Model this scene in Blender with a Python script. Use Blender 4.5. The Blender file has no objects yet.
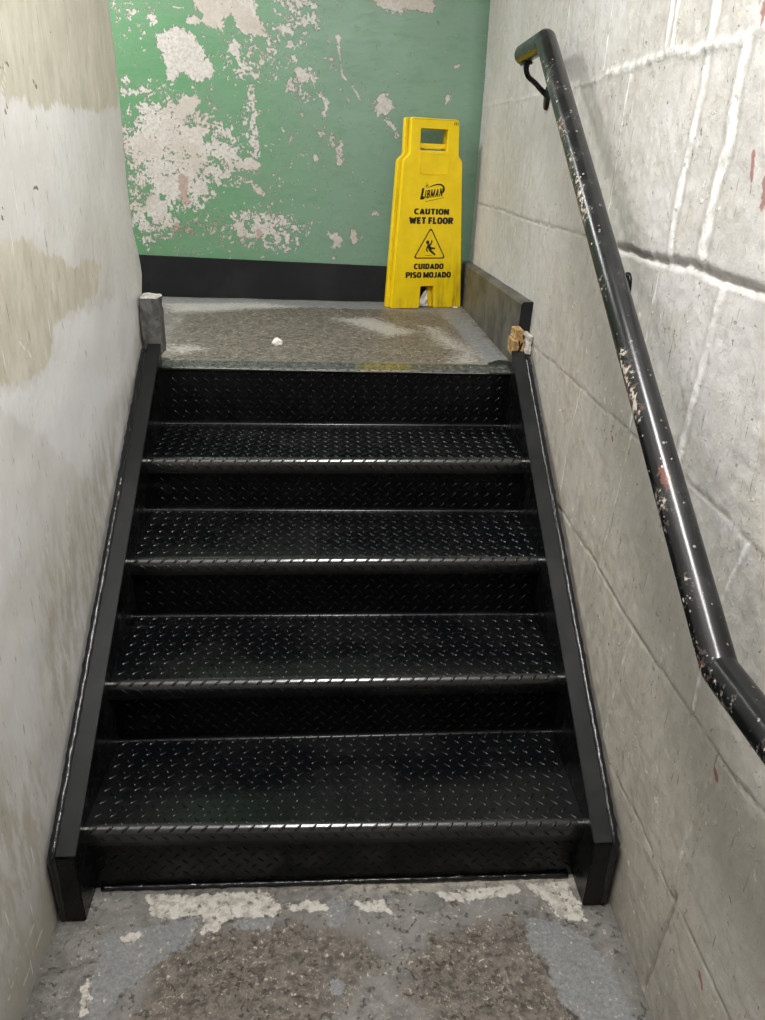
import bpy, bmesh, math, random
import numpy as np
from mathutils import Matrix, Vector, noise as mnoise
random.seed(7); rng = np.random.default_rng(7)
SC = bpy.context.scene
COL = SC.collection

# ------------------------------------------------------------------ measured layout (metres)
X0, W, R, G, OV = -0.0311, 1.0105, 0.1672, 0.25986, 0.0109   # stair centre, tread width, rise, run, riser set-back
XR, XL, YG = 0.5355, -0.5906, 2.232                          # right wall, left wall, green wall
HF, SLOPE = 0.0485, 0.1672/0.25986                            # flange height above the nosing line, stair slope
ZL = 5*R                                                      # landing height
YTOP = 4*G
ZC, YREAR, XCORR = 2.75, -2.7, -2.3                           # ceiling, rear wall, end of upper corridor

# outlines measured on the real walls and floors, in wall coordinates (y,z), (x,z) or (x,y)
JOINTS=[('c',0.012,0.003,0.12,[(2.1892,1.5902),(1.5589,1.5807),(1.1912,1.5735),(0.8822,1.5721),(0.7251,1.5757)]),
('c',0.02,0.004,0.4,[(0.7251,1.5757),(0.5794,1.5777),(0.4706,1.5809),(0.3829,1.5814),(0.299,1.5785),(0.2195,1.574),(0.163,1.5742),(0.1112,1.5744),(0.0584,1.581)]),
('c',0.01,-0.004,0.35,[(2.1991,1.2428),(1.7114,1.249),(1.2625,1.2451),(0.835,1.2504),(0.6083,1.2468),(0.498,1.2477)]),
('g',0.018,-0.01,0.5,[(0.498,1.2477),(0.3614,1.2455),(0.2258,1.2509),(0.1214,1.2527),(0.0289,1.2501),(-0.0508,1.2504),(-0.0988,1.2484)]),
('c',0.008,-0.003,0.4,[(1.4648,0.9184),(1.1671,0.9149),(0.9485,0.9148),(0.7187,0.9164),(0.4529,0.9223),(0.2625,0.9255),(0.1172,0.9284),(0.0195,0.9316),(-0.1012,0.9263),(-0.2022,0.9244),(-0.2516,0.9252)]),
('c',0.008,-0.005,0.15,[(0.7665,0.5837),(0.5808,0.5923),(0.4443,0.5939),(0.3252,0.5974),(0.1647,0.5882),(-0.0036,0.5853),(-0.1088,0.5922),(-0.2017,0.5954),(-0.2679,0.5958),(-0.3225,0.5948),(-0.4018,0.6075)]),
('c',0.006,-0.004,0.1,[(0.1934,0.2625),(0.0726,0.2665),(0.0198,0.2598),(-0.102,0.2735),(-0.1626,0.2716),(-0.2397,0.263),(-0.3034,0.2686),(-0.3595,0.2706),(-0.456,0.2672)]),
('v',0.007,0.003,0.6,[(1.0935,1.7878),(1.0898,1.6873),(1.1198,1.6531)]),
('v',0.007,0.003,0.7,[(0.7549,1.733),(0.7496,1.6546),(0.7518,1.5893)]),
('v',0.015,0.006,0.8,[(0.4112,1.6773),(0.4116,1.6509),(0.4077,1.5962)]),
('v',0.015,0.006,0.8,[(0.3839,1.6728),(0.3841,1.6469),(0.3798,1.5931)]),
('v',0.024,0.008,0.9,[(0.2343,1.6486),(0.23,1.6179),(0.2283,1.5777)]),
('v',0.006,0.002,0.4,[(1.7546,1.895),(1.7512,1.7343),(1.7459,1.5946)]),
('v',0.007,0.003,0.8,[(0.5725,1.5632),(0.582,1.4488),(0.5829,1.3061),(0.5942,1.2461)]),
('v',0.022,0.007,0.9,[(0.2272,1.568),(0.223,1.5137),(0.2294,1.4564),(0.2351,1.3855),(0.2363,1.3271),(0.2288,1.2573)]),
('v',0.028,0.008,0.95,[(0.105,1.5675),(0.1032,1.5261),(0.1,1.4874),(0.0993,1.4329),(0.1111,1.3886),(0.1133,1.3352),(0.1122,1.2647)]),
('v',0.006,0.002,0.4,[(0.9111,1.5659),(0.9306,1.5029),(0.94,1.4321)]),
('v',0.006,0.002,0.35,[(1.2883,1.5473),(1.2795,1.4076),(1.2704,1.2613)]),
('v',0.006,0.002,0.3,[(1.7191,1.5397),(1.7283,1.3895),(1.7176,1.2617)]),
('v',0.006,0.002,0.3,[(1.4424,1.2231),(1.4395,1.1256),(1.4468,1.0137)]),
('v',0.006,0.002,0.35,[(1.0682,1.2307),(1.0949,1.1237),(1.1361,1.0102)]),
('v',0.009,0.004,0.7,[(0.2636,1.236),(0.2654,1.1703),(0.2673,1.1018),(0.27,0.9984),(0.2739,0.9258)]),
('v',0.022,0.006,0.7,[(0.0195,1.2441),(0.0267,1.1891),(0.0333,1.1441),(0.0444,1.0424),(0.0505,0.9538),(0.0623,0.9253)]),
('v',0.006,0.002,0.4,[(0.7405,1.0538),(0.7445,0.9887),(0.7475,0.9191)]),
('v',0.008,0.003,0.55,[(0.5983,0.9146),(0.627,0.818),(0.6401,0.7343),(0.6449,0.6079)]),
('v',0.008,0.003,0.4,[(0.2591,0.9184),(0.2714,0.8239),(0.2827,0.7191),(0.2984,0.5997)]),
('v',0.012,0.004,0.5,[(-0.2057,0.923),(-0.1905,0.8607),(-0.1799,0.8026),(-0.1714,0.7051),(-0.1759,0.6104)]),
('v',0.01,0.003,0.3,[(0.089,0.5735),(0.1007,0.4791),(0.1152,0.3555),(0.1238,0.2779)]),
('v',0.012,0.004,0.25,[(-0.2747,0.5745),(-0.2602,0.4798),(-0.2529,0.3834),(-0.2502,0.2859),(-0.2454,0.2602)]),
('v',0.014,-0.005,0.1,[(-0.2687,0.2821),(-0.2594,0.1846),(-0.2514,0.0851),(-0.2498,0.0063)])]
RED=[([(0.0201,1.4245),(0.0118,1.395),(0.0041,1.3664)],0.004),([(-0.0286,1.3858),(-0.0359,1.3645),(-0.0342,1.3567)],0.009),([(0.0747,1.6043),(0.0705,1.5896)],0.008),([(-0.3765,0.2423),(-0.3888,0.2316)],0.006),([(0.3546,0.8827),(0.3501,0.8799)],0.004),([(-0.275,0.5668),(-0.2825,0.558)],0.005)]
PEEL=[[(-0.7081,1.7915),(-0.6797,1.7885),(-0.6343,1.8194),(-0.5969,1.8086),(-0.5608,1.7767),(-0.5301,1.7273),(-0.499,1.677),(-0.5003,1.6553),(-0.5605,1.6356),(-0.5989,1.6472),(-0.6264,1.6721),(-0.6486,1.6366),(-0.683,1.6352),(-0.6813,1.7127),(-0.7074,1.7456)],[(-0.5661,1.948),(-0.5633,1.8798),(-0.5318,1.8525),(-0.5377,1.8358),(-0.5104,1.8121),(-0.4625,1.81),(-0.4559,1.8434),(-0.4311,1.8609),(-0.3954,1.8002),(-0.3473,1.7938),(-0.2986,1.7958),(-0.3073,1.8288),(-0.3259,1.8529),(-0.3507,1.9575)],[(-0.5989,1.8456),(-0.5653,1.8511),(-0.5329,1.836),(-0.5577,1.8226),(-0.5909,1.8254)],[(-0.4561,1.7472),(-0.4156,1.7826),(-0.3975,1.7538),(-0.4044,1.7066),(-0.3605,1.6997),(-0.3427,1.6482),(-0.3714,1.6733),(-0.3906,1.6855),(-0.4281,1.7228)],[(-0.2638,1.8265),(-0.2345,1.8385),(-0.1929,1.8294),(-0.1961,1.8084),(-0.2401,1.8024)],[(-0.2287,1.6306),(-0.2132,1.6663),(-0.1987,1.6361),(-0.214,1.6179)],[(-0.2009,1.6886),(-0.1729,1.707),(-0.1453,1.6777),(-0.1485,1.6486),(-0.1883,1.6629)],[(-0.7417,1.8396),(-0.7164,1.857),(-0.6953,1.8292),(-0.7106,1.8163)],[(-0.853,1.6374),(-0.8273,1.6514),(-0.815,1.6302),(-0.8368,1.6076)],[(-0.8524,1.5983),(-0.7489,1.6083),(-0.7105,1.5992),(-0.7503,1.5933),(-0.8489,1.5853)],[(-0.6719,1.5296),(-0.633,1.5845),(-0.573,1.5956),(-0.5546,1.5741),(-0.5878,1.5237),(-0.6388,1.5083)],[(-0.8065,1.2086),(-0.7676,1.239),(-0.7036,1.2019),(-0.7233,1.152),(-0.7634,1.1108),(-0.7955,1.1598)],[(-0.7777,1.2964),(-0.6839,1.3185),(-0.634,1.301),(-0.6181,1.2339),(-0.6924,1.2121),(-0.7615,1.2489)],[(-0.854,1.4434),(-0.7721,1.4645),(-0.7152,1.4298),(-0.7106,1.3649),(-0.7826,1.3531),(-0.8396,1.3886)],[(-0.6432,1.4507),(-0.5707,1.4807),(-0.5478,1.4448),(-0.5666,1.3884),(-0.6393,1.3672)],[(-0.6257,1.2725),(-0.5773,1.3028),(-0.5383,1.2655),(-0.5505,1.236),(-0.6071,1.244)],[(-0.5185,1.4273),(-0.4732,1.4196),(-0.4444,1.3831),(-0.4368,1.3265),(-0.4631,1.3161),(-0.4756,1.3727),(-0.5105,1.3903)],[(-0.4453,1.3642),(-0.3725,1.3855),(-0.3374,1.3583),(-0.3538,1.334),(-0.4366,1.3313)],[(-0.3928,1.1315),(-0.3603,1.1476),(-0.2974,1.114),(-0.3197,1.0828),(-0.3734,1.0813)],[(-0.2659,1.0894),(-0.2118,1.1114),(-0.2341,1.0646)],[(-0.4517,1.1197),(-0.4075,1.1612),(-0.4055,1.0804),(-0.4376,1.0795)],[(-0.3968,1.2942),(-0.3756,1.3045),(-0.315,1.2432),(-0.3567,1.2517)],[(-0.3857,1.4412),(-0.348,1.4977),(-0.3388,1.4705),(-0.3716,1.409)],[(0.0911,1.9607),(0.107,1.9124),(0.1663,1.8943),(0.196,1.8873),(0.215,1.9005),(0.3233,1.901),(0.3336,1.9712)],[(0.1408,1.6312),(0.1938,1.5792),(0.1641,1.5508),(0.118,1.5446),(0.1099,1.5761)],[(0.1541,1.5413),(0.1697,1.5373),(0.1999,1.5061),(0.1867,1.4992),(0.1621,1.5187)],[(0.1923,1.4873),(0.2078,1.4897),(0.2193,1.4649),(0.1981,1.4735)],[(-0.0457,1.8145),(-0.031,1.8151),(-0.0247,1.773),(-0.0355,1.7726)],[(-0.1018,1.6087),(-0.0715,1.6054),(-0.0643,1.5788),(-0.0814,1.5283),(-0.0917,1.5416),(-0.0846,1.578)],[(-0.0347,1.4375),(-0.0109,1.4402),(-0.0132,1.3653),(-0.0289,1.3648)],[(-0.1279,1.3919),(-0.1072,1.3974),(-0.1051,1.3785),(-0.1197,1.3713)],[(0.3909,1.6361),(0.4087,1.6457),(0.4051,1.6096),(0.3902,1.6018)],[(-0.0666,1.1054),(-0.032,1.1094),(-0.0133,1.0843),(-0.0206,1.053),(-0.0424,1.0524),(-0.0481,1.0833)],[(0.0221,1.1161),(0.0458,1.1219),(0.0534,1.0706),(0.0339,1.0597)],[(0.1156,1.1898),(0.1446,1.1937),(0.145,1.1836),(0.1235,1.179)],[(-0.1811,1.7024),(-0.1465,1.682),(-0.1568,1.6465),(-0.1867,1.6542)],[(-0.107,1.4769),(-0.0865,1.4776),(-0.0885,1.4571),(-0.1019,1.4585)],[(-0.0577,1.474),(-0.0453,1.4697),(-0.0471,1.437),(-0.0554,1.4414)]]
STREAK=[[(-0.0296,1.7728),(-0.0222,1.7259),(-0.0147,1.6783),(0.024,1.6446),(0.0552,1.6012)],[(-0.0212,1.6296),(0.0096,1.595)],[(-0.0818,1.7348),(-0.0421,1.7277)],[(-0.6392,1.8765),(-0.5921,1.8745)],[(-0.3536,1.6215),(-0.3606,1.5679),(-0.3486,1.4804)],[(0.4154,1.723),(0.4351,1.7308)],[(-0.6181,1.2339),(-0.5797,1.186),(-0.5511,1.2262)]]
DENS=[(-0.681,1.3909,0.1557,0.1813,0.74),(-0.7876,1.1558,0.12,0.0939,0.55),(-0.5898,1.1233,0.1418,0.0536,0.35),(-0.3263,1.1193,0.1845,0.0692,0.5),(-0.4868,1.3866,0.0941,0.1133,0.55),(-0.3657,1.4795,0.0311,0.1548,0.5),(-0.3637,1.7336,0.1126,0.1126,0.4),(-0.1815,1.8789,0.0814,0.0686,0.5),(-0.1763,1.6915,0.0685,0.1305,0.35),(-0.219,1.4136,0.1582,0.243,0.2),(-0.7949,1.8592,0.0904,0.0372,0.35),(-0.0608,1.419,0.1591,0.3101,0.12),(-0.0593,1.0996,0.2078,0.0777,0.12)]
PINK=[[(-0.6999,1.1177),(-0.5932,1.1408),(-0.6074,1.085),(-0.6824,1.0727)],[(-0.5448,1.1572),(-0.4857,1.1789),(-0.4884,1.1288),(-0.5372,1.1072)],[(-0.6641,1.3096),(-0.6237,1.3014),(-0.6306,1.2041),(-0.6671,1.203)],[(-0.0462,1.6063),(0.0095,1.6039),(0.0046,1.5903),(-0.036,1.5888)],[(-0.3825,1.1217),(-0.3191,1.1032),(-0.3521,1.0768)]]
LEDGE=[(1.0825,1.7612),(1.0829,1.7211),(1.1056,1.6005),(1.1033,1.4692),(1.0947,1.3038),(1.1106,1.1849),(1.1521,1.1281),(1.1654,1.072),(1.1483,1.033),(1.1026,0.9288)]
BEIGE=[[(0.3216,1.6188),(1.0829,1.7448),(1.1124,1.6016),(1.0834,1.4913),(0.813,1.4702),(0.6218,1.4719),(0.5029,1.4625),(0.3685,1.4676),(0.2519,1.4636)],[(0.1594,1.2578),(0.3102,1.2559),(0.3948,1.2207),(0.4998,1.1981),(0.54,1.1742),(0.6794,1.1691),(0.7856,1.152),(0.7086,1.092),(0.5253,1.0814),(0.4249,1.0847),(0.3876,1.0543),(0.3966,1.0213),(0.2807,1.0128),(0.1702,1.0253),(0.0741,1.068)]]
WHITE=[[(0.4217,1.0777),(0.6039,1.0669),(0.8718,1.0562),(1.055,0.9835),(0.9063,0.8026),(0.6565,0.5686),(0.2395,0.9206),(0.0591,1.0344),(0.1662,1.0162),(0.3191,1.0026)]]
LSTAIN=[[(0.1461,0.7022),(0.3245,0.6989),(0.6738,0.7748),(0.9792,0.8723),(1.0564,0.9383),(1.1883,0.9112),(0.9888,0.756),(0.5653,0.5295),(0.1558,0.3201),(0.0338,0.3259)],[(-0.2077,0.5102),(0.0137,0.3446),(-0.0056,0.1029),(-0.0428,-0.0087),(-0.2704,-0.0029),(-0.3872,0.1913)]]
LSCR=[[(0.3477,1.5177),(0.342,1.4975),(0.3135,1.4673)],[(0.5747,1.0344),(0.6035,0.998)],[(0.2265,1.0898),(0.2831,1.0414)],[(0.3497,0.7555),(0.3329,0.7178),(0.2878,0.6014)],[(0.2174,0.7501),(0.1948,0.6865)],[(-0.2237,0.0476),(-0.1432,0.055),(-0.096,0.061)],[(-0.2758,0.0875),(-0.2201,0.1094),(-0.1483,0.103)],[(0.4692,1.3631),(0.7973,1.3647)]]
LDARK=[[(0.3336,1.4599),(0.3196,1.4437)],[(0.2469,1.3042),(0.2394,1.2836)],[(0.3207,1.5125),(0.3654,1.5194)],[(0.4832,1.5025),(0.4958,1.494)],[(0.3958,1.3253),(0.4215,1.3276)],[(0.6099,1.6038),(0.6126,1.5945)]]
CREAM=[[(-0.429,-0.0105),(-0.1833,-0.0083),(-0.1534,-0.0459),(-0.1611,-0.0659),(-0.241,-0.068),(-0.2733,-0.0913),(-0.3068,-0.0996),(-0.3039,-0.0608),(-0.3739,-0.0633),(-0.4103,-0.057)],[(-0.4614,-0.0987),(-0.428,-0.0952),(-0.4248,-0.1095),(-0.4541,-0.1112)],[(-0.1449,-0.0359),(-0.0719,-0.0332),(-0.0535,-0.0545),(-0.1257,-0.0591)],[(-0.0077,-0.0407),(0.057,-0.0377),(0.0642,-0.0688),(0.0009,-0.0615)],[(0.3568,-0.0076),(0.4543,-0.0053),(0.4689,-0.0546),(0.4705,-0.0958),(0.42,-0.0941),(0.4032,-0.0523)],[(-0.0053,-0.0382),(0.0591,-0.0404),(0.0757,-0.0667),(0.0031,-0.0641)],[(0.1728,-0.0231),(0.3568,-0.0076),(0.3506,-0.0346),(0.1887,-0.0449)],[(-0.5089,-0.1986),(-0.4975,-0.1823),(-0.483,-0.2478),(-0.4924,-0.2552)]]
GREYP=[[(0.348,-0.0865),(0.4017,-0.0934),(0.463,-0.1349),(0.4949,-0.2008),(0.5016,-0.3012),(0.4928,-0.3464),(0.4064,-0.3428),(0.4068,-0.2895),(0.3728,-0.2641),(0.3674,-0.2221),(0.3703,-0.1781),(0.3422,-0.1494)],[(-0.4945,-0.1022),(-0.373,-0.0682),(-0.3217,-0.0602),(-0.3211,-0.1179),(-0.3738,-0.1523),(-0.4262,-0.2101),(-0.4448,-0.261),(-0.4758,-0.2597),(-0.4941,-0.1653)],[(-0.2493,-0.0727),(-0.1611,-0.0659),(-0.168,-0.0951),(-0.2382,-0.0926)],[(-0.0535,-0.0286),(-0.0121,-0.0353),(-0.018,-0.1054),(-0.0534,-0.0895)],[(-0.0531,-0.1908),(-0.02,-0.2092),(-0.0286,-0.2339),(-0.053,-0.2247)]]
BROWN=[[(-0.3877,-0.1247),(-0.1694,-0.0755),(0.0171,-0.1114),(0.0662,-0.1689),(0.0136,-0.202),(-0.0529,-0.2651),(-0.0982,-0.338),(-0.3986,-0.3254),(-0.386,-0.2117)],[(0.1715,-0.1049),(0.3377,-0.0911),(0.3703,-0.1781),(0.3987,-0.2892),(0.3829,-0.3418),(0.1804,-0.3334),(0.0736,-0.2107)],[(0.4077,-0.1704),(0.4312,-0.1804),(0.4186,-0.1934),(0.4082,-0.1841)],[(0.4391,-0.2119),(0.4548,-0.2168),(0.4478,-0.2252),(0.4364,-0.2205)],[(0.3657,-0.1265),(0.3811,-0.1367),(0.3698,-0.1458)]]
LBROWN=[[(-0.5857,1.8312),(-0.1256,2.1623),(0.373,1.9451),(0.4101,1.6608),(0.4116,1.3447),(0.4087,1.1468),(-0.5578,1.1359),(-0.5931,1.4776)]]
LWHITE=[[(0.2716,1.7365),(0.3415,1.6983),(0.3844,1.4918),(0.4221,1.3106),(0.4087,1.1468),(0.3023,1.1513),(0.3562,1.3052),(0.3045,1.4081),(0.2889,1.5634)],[(-0.0622,1.843),(0.1105,1.863),(0.2576,1.6022),(0.1443,1.5089)],[(-0.581,1.3301),(-0.4911,1.3522),(-0.4327,1.2739),(-0.5409,1.1994)],[(-0.7455,2.0784),(-0.3307,2.1346),(-0.1634,2.0415),(-0.6671,1.8716)]]
LGREY=[[(0.3871,2.0553),(0.4803,2.1241),(0.4923,1.2158),(0.4243,1.1479),(0.4178,1.3812)],[(-0.8477,2.1834),(0.1917,2.2053),(0.1812,2.0518),(-0.81,2.0132)]]

# ------------------------------------------------------------------ node helper
def lin(c):
    c = [v/255.0 for v in c]
    return tuple((v/12.92 if v <= .04045 else ((v+.055)/1.055)**2.4) for v in c) + (1.0,)

class NT:
    def __init__(s, name):
        s.m = bpy.data.materials.new(name); s.m.use_nodes = True
        s.t = s.m.node_tree; s.t.nodes.clear()
        s.out = s.t.nodes.new('ShaderNodeOutputMaterial')
        s.b = s.t.nodes.new('ShaderNodeBsdfPrincipled')
        s.t.links.new(s.b.outputs[0], s.out.inputs[0])
        s.co = s.t.nodes.new('ShaderNodeTexCoord').outputs['Object']
    def put(s, sock, v):
        if v is None: return
        if hasattr(v, 'is_output'): s.t.links.new(v, sock)
        else:
            if sock.type == 'RGBA' and len(v) == 3: v = tuple(v)+(1,)
            sock.default_value = v
    def noise(s, scale, detail=5, rough=.55, dist=0, co=None, sc=None, w=None):
        n = s.t.nodes.new('ShaderNodeTexNoise')
        c = co or s.co
        if sc: c = s.vscale(c, sc)
        s.put(n.inputs['Vector'], c); n.inputs['Scale'].default_value = scale
        n.inputs['Detail'].default_value = detail; n.inputs['Roughness'].default_value = rough
        n.inputs['Distortion'].default_value = dist
        return n.outputs['Fac']
    def voro(s, scale, feature='F1', co=None):
        n = s.t.nodes.new('ShaderNodeTexVoronoi'); n.feature = feature
        s.put(n.inputs['Vector'], co or s.co); n.inputs['Scale'].default_value = scale
        return n.outputs['Distance']
    def vscale(s, c, sc, off=(0,0,0)):
        n = s.t.nodes.new('ShaderNodeMapping'); s.put(n.inputs['Vector'], c)
        n.inputs['Scale'].default_value = sc; n.inputs['Location'].default_value = off
        return n.outputs[0]
    def attr(s, name):
        n = s.t.nodes.new('ShaderNodeAttribute'); n.attribute_name = name
        return n.outputs['Fac']
    def axis(s, k, c=None):
        n = s.t.nodes.new('ShaderNodeSeparateXYZ'); s.put(n.inputs[0], c or s.co); return n.outputs[k]
    def math(s, op, a, b=0.0, c=None, clamp=False):
        n = s.t.nodes.new('ShaderNodeMath'); n.operation = op; n.use_clamp = clamp
        s.put(n.inputs[0], a); s.put(n.inputs[1], b)
        if c is not None: s.put(n.inputs[2], c)
        return n.outputs[0]
    def step(s, v, lo, hi, a=0.0, b=1.0):
        n = s.t.nodes.new('ShaderNodeMapRange'); n.interpolation_type = 'SMOOTHSTEP'
        s.put(n.inputs['Value'], v)
        for k, x in zip(('From Min','From Max','To Min','To Max'), (lo, hi, a, b)): n.inputs[k].default_value = x
        return n.outputs[0]
    def mix(s, f, a, b):
        n = s.t.nodes.new('ShaderNodeMix'); n.data_type = 'RGBA'
        s.put(n.inputs[0], f); s.put(n.inputs[6], a); s.put(n.inputs[7], b)
        return n.outputs[2]
    def add(s, a, b): return s.math('ADD', a, b)
    def mul(s, a, b): return s.math('MULTIPLY', a, b)
    def mask(s, at, noise, amp, soft=.03):          # attribute edge roughened by noise
        v = s.add(at, s.mul(s.math('SUBTRACT', noise, .5), amp))
        return s.step(v, .5-soft, .5+soft)
    def bump(s, h, dist, strength=1.0, prev=None):
        n = s.t.nodes.new('ShaderNodeBump'); n.inputs['Distance'].default_value = dist
        n.inputs['Strength'].default_value = strength
        s.put(n.inputs['Height'], h)
        if prev is not None: s.put(n.inputs['Normal'], prev)
        return n.outputs[0]
    def done(s, color=None, rough=None, normal=None, metal=None, spec=None, coat=None):
        for k, v in (('Base Color', color), ('Roughness', rough), ('Normal', normal), ('Metallic', metal), ('Specular IOR Level', spec), ('Coat Weight', coat)):
            if v is not None: s.put(s.b.inputs[k], v)
        return s.m

# ------------------------------------------------------------------ materials
def mat_right_wall():
    s = NT('painted block wall')
    big = s.noise(2.2, 4); med = s.noise(9, 6, .65); mott = s.noise(34, 6, .7); fine = s.noise(110, 4, .7); streak = s.noise(20, 6, .68, sc=(1, 1.5, .5))
    c = s.mix(s.step(big, .38, .64), lin((178,175,169)), lin((195,193,191)))
    c = s.mix(s.mul(s.step(med, .48, .66), .55), c, lin((182,176,164)))
    c = s.mix(s.mul(s.step(mott, .44, .62), .35), c, lin((208,206,203)))
    c = s.mix(s.mul(s.step(streak, .52, .66), .32), c, lin((160,153,142)))
    rail_shade = s.attr('rail_shade')
    c = s.mix(s.mul(rail_shade, .6), c, s.mix(s.step(streak, .4, .6), lin((162,153,136)), lin((186,178,164))))
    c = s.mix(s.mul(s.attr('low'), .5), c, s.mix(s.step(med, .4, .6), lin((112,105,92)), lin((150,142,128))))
    gate = s.step(s.noise(13, 3), .46, .58)
    pit = s.mul(s.step(s.noise(85, 4, .6), .64, .68), gate)
    c = s.mix(s.mul(pit, .6), c, lin((108,98,86)))
    wpit = s.mul(s.step(s.noise(70, 4, .6, co=s.vscale(s.co, (1,1,1), (4.3,1.1,2.2))), .62, .66), s.step(s.noise(9, 3), .48, .6))
    c = s.mix(s.mul(wpit, .7), c, lin((226,225,220)))
    scr = s.step(s.noise(55, 3, .5, sc=(1, 2.6, .3)), .685, .71)
    c = s.mix(s.mul(scr, .55), c, lin((116,106,96)))
    ba = s.attr('bright')
    c = s.mix(s.mul(s.mask(ba, s.add(s.mul(mott, .6), s.mul(fine, .4)), 1.9, .3), .85), c, lin((226,225,223)))
    c = s.mix(s.mul(s.attr('shade'), s.step(mott, .3, .6, .55, .9)), c, lin((92,82,66)))
    c = s.mix(s.mul(s.mask(s.attr('red'), mott, 2.2, .1), .8), c, lin((146,92,84)))
    h = s.add(s.mul(fine, .35), s.add(s.mul(med, .4), s.add(s.mul(mott, .7), s.add(s.mul(pit, -1.0), s.mul(wpit, .8)))))
    return s.done(c, s.step(fine, .3, .7, .5, .72), s.bump(h, .0032, .8), spec=.35)

def mat_left_wall():
    s = NT('painted plaster left wall')
    big = s.noise(3, 4); brush = s.noise(22, 6, .68, sc=(1, 1.3, .42)); fine = s.noise(120, 4, .65); edge = s.noise(26, 7, .66, sc=(1, 1.3, .5)); mott = s.noise(7, 6, .65)
    c = s.mix(s.step(big, .38, .62), lin((206,204,200)), lin((218,217,216)))
    c = s.mix(s.mul(s.step(mott, .46, .62), .3), c, lin((208,204,197)))
    c = s.mix(s.mul(s.step(brush, .5, .66), .28), c, lin((194,190,182)))
    bz = s.mix(s.step(brush, .38, .62), lin((186,180,162)), lin((200,195,180)))
    c = s.mix(s.mul(s.mask(s.attr('beige'), edge, 1.5, .1), .9), c, bz)
    c = s.mix(s.mul(s.mask(s.attr('white'), edge, 1.4, .12), .7), c, lin((222,222,223)))
    c = s.mix(s.mul(s.attr('stain'), s.step(brush, .4, .6, .15, .7)), c, lin((172,164,148)))
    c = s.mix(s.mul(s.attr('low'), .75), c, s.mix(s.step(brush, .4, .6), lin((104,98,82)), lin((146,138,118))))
    c = s.mix(s.mul(s.step(s.noise(60, 3, .5, sc=(1, 2.2, .4)), .68, .71), .55), c, lin((128,118,106)))
    c = s.mix(s.mul(s.step(s.noise(44, 3, .5, sc=(1, 2.6, .25)), .68, .71), .8), c, lin((228,227,222)))
    c = s.mix(s.mul(s.mask(s.attr('scr'), fine, 1.4), .55), c, lin((226,224,218)))
    c = s.mix(s.mul(s.mask(s.attr('dark'), fine, 1.4), .8), c, lin((80,72,66)))
    c = s.mix(s.mul(s.attr('rust'), .7), c, lin((150,112,78)))
    h = s.add(s.mul(brush, .7), s.add(s.mul(fine, .2), s.mul(mott, 1.2)))
    return s.done(c, s.step(brush, .3, .7, .4, .58), s.bump(h, .0026, .7), spec=.4)

def mat_green_wall():
    s = NT('peeling green paint wall')
    n1 = s.noise(36, 8, .66, .4); n2 = s.noise(105, 4, .65); big = s.noise(4, 4); str_ = s.noise(26, 6, .65, sc=(.5, 1, 1.3))
    nn = s.add(s.mul(n1, .62), s.mul(n2, .38))
    pa = s.attr('peel')
    peel = s.mask(pa, nn, 3.4, .04); rim = s.mask(pa, nn, 3.4, .2)
    light_grad = s.step(s.axis(0), -.75, .15)  # left-to-right colour cast of the light, mixed into the green
    g = s.mix(light_grad, lin((94,142,102)), lin((118,146,128)))
    g = s.mix(s.mul(s.step(big, .42, .62), .45), g, lin((112,140,118)))
    g = s.mix(s.mul(s.step(str_, .5, .66), .35), g, lin((90,132,100)))
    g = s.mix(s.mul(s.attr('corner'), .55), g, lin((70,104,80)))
    p = s.mix(s.step(n2, .36, .62), lin((178,172,164)), lin((198,195,190)))
    p = s.mix(s.mul(s.step(big, .48, .6), .6), p, lin((178,168,158)))
    p = s.mix(s.mul(s.mask(s.attr('pink'), n1, 2.4, .2), .6), p, lin((150,116,100)))
    c = s.mix(rim, g, s.mix(.4, g, lin((160,156,140))))
    c = s.mix(peel, c, p)
    c = s.mix(s.mul(s.mul(s.step(s.voro(34), .12, .07), s.step(s.noise(16, 3), .5, .56)), .7), c, lin((74,104,84)))
    h = s.add(s.mul(peel, -1.0), s.add(s.mul(str_, .6), s.mul(big, .6)))
    return s.done(c, s.step(peel, 0, 1, .38, .75), s.bump(h, .0028, .9), spec=.4)

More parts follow.
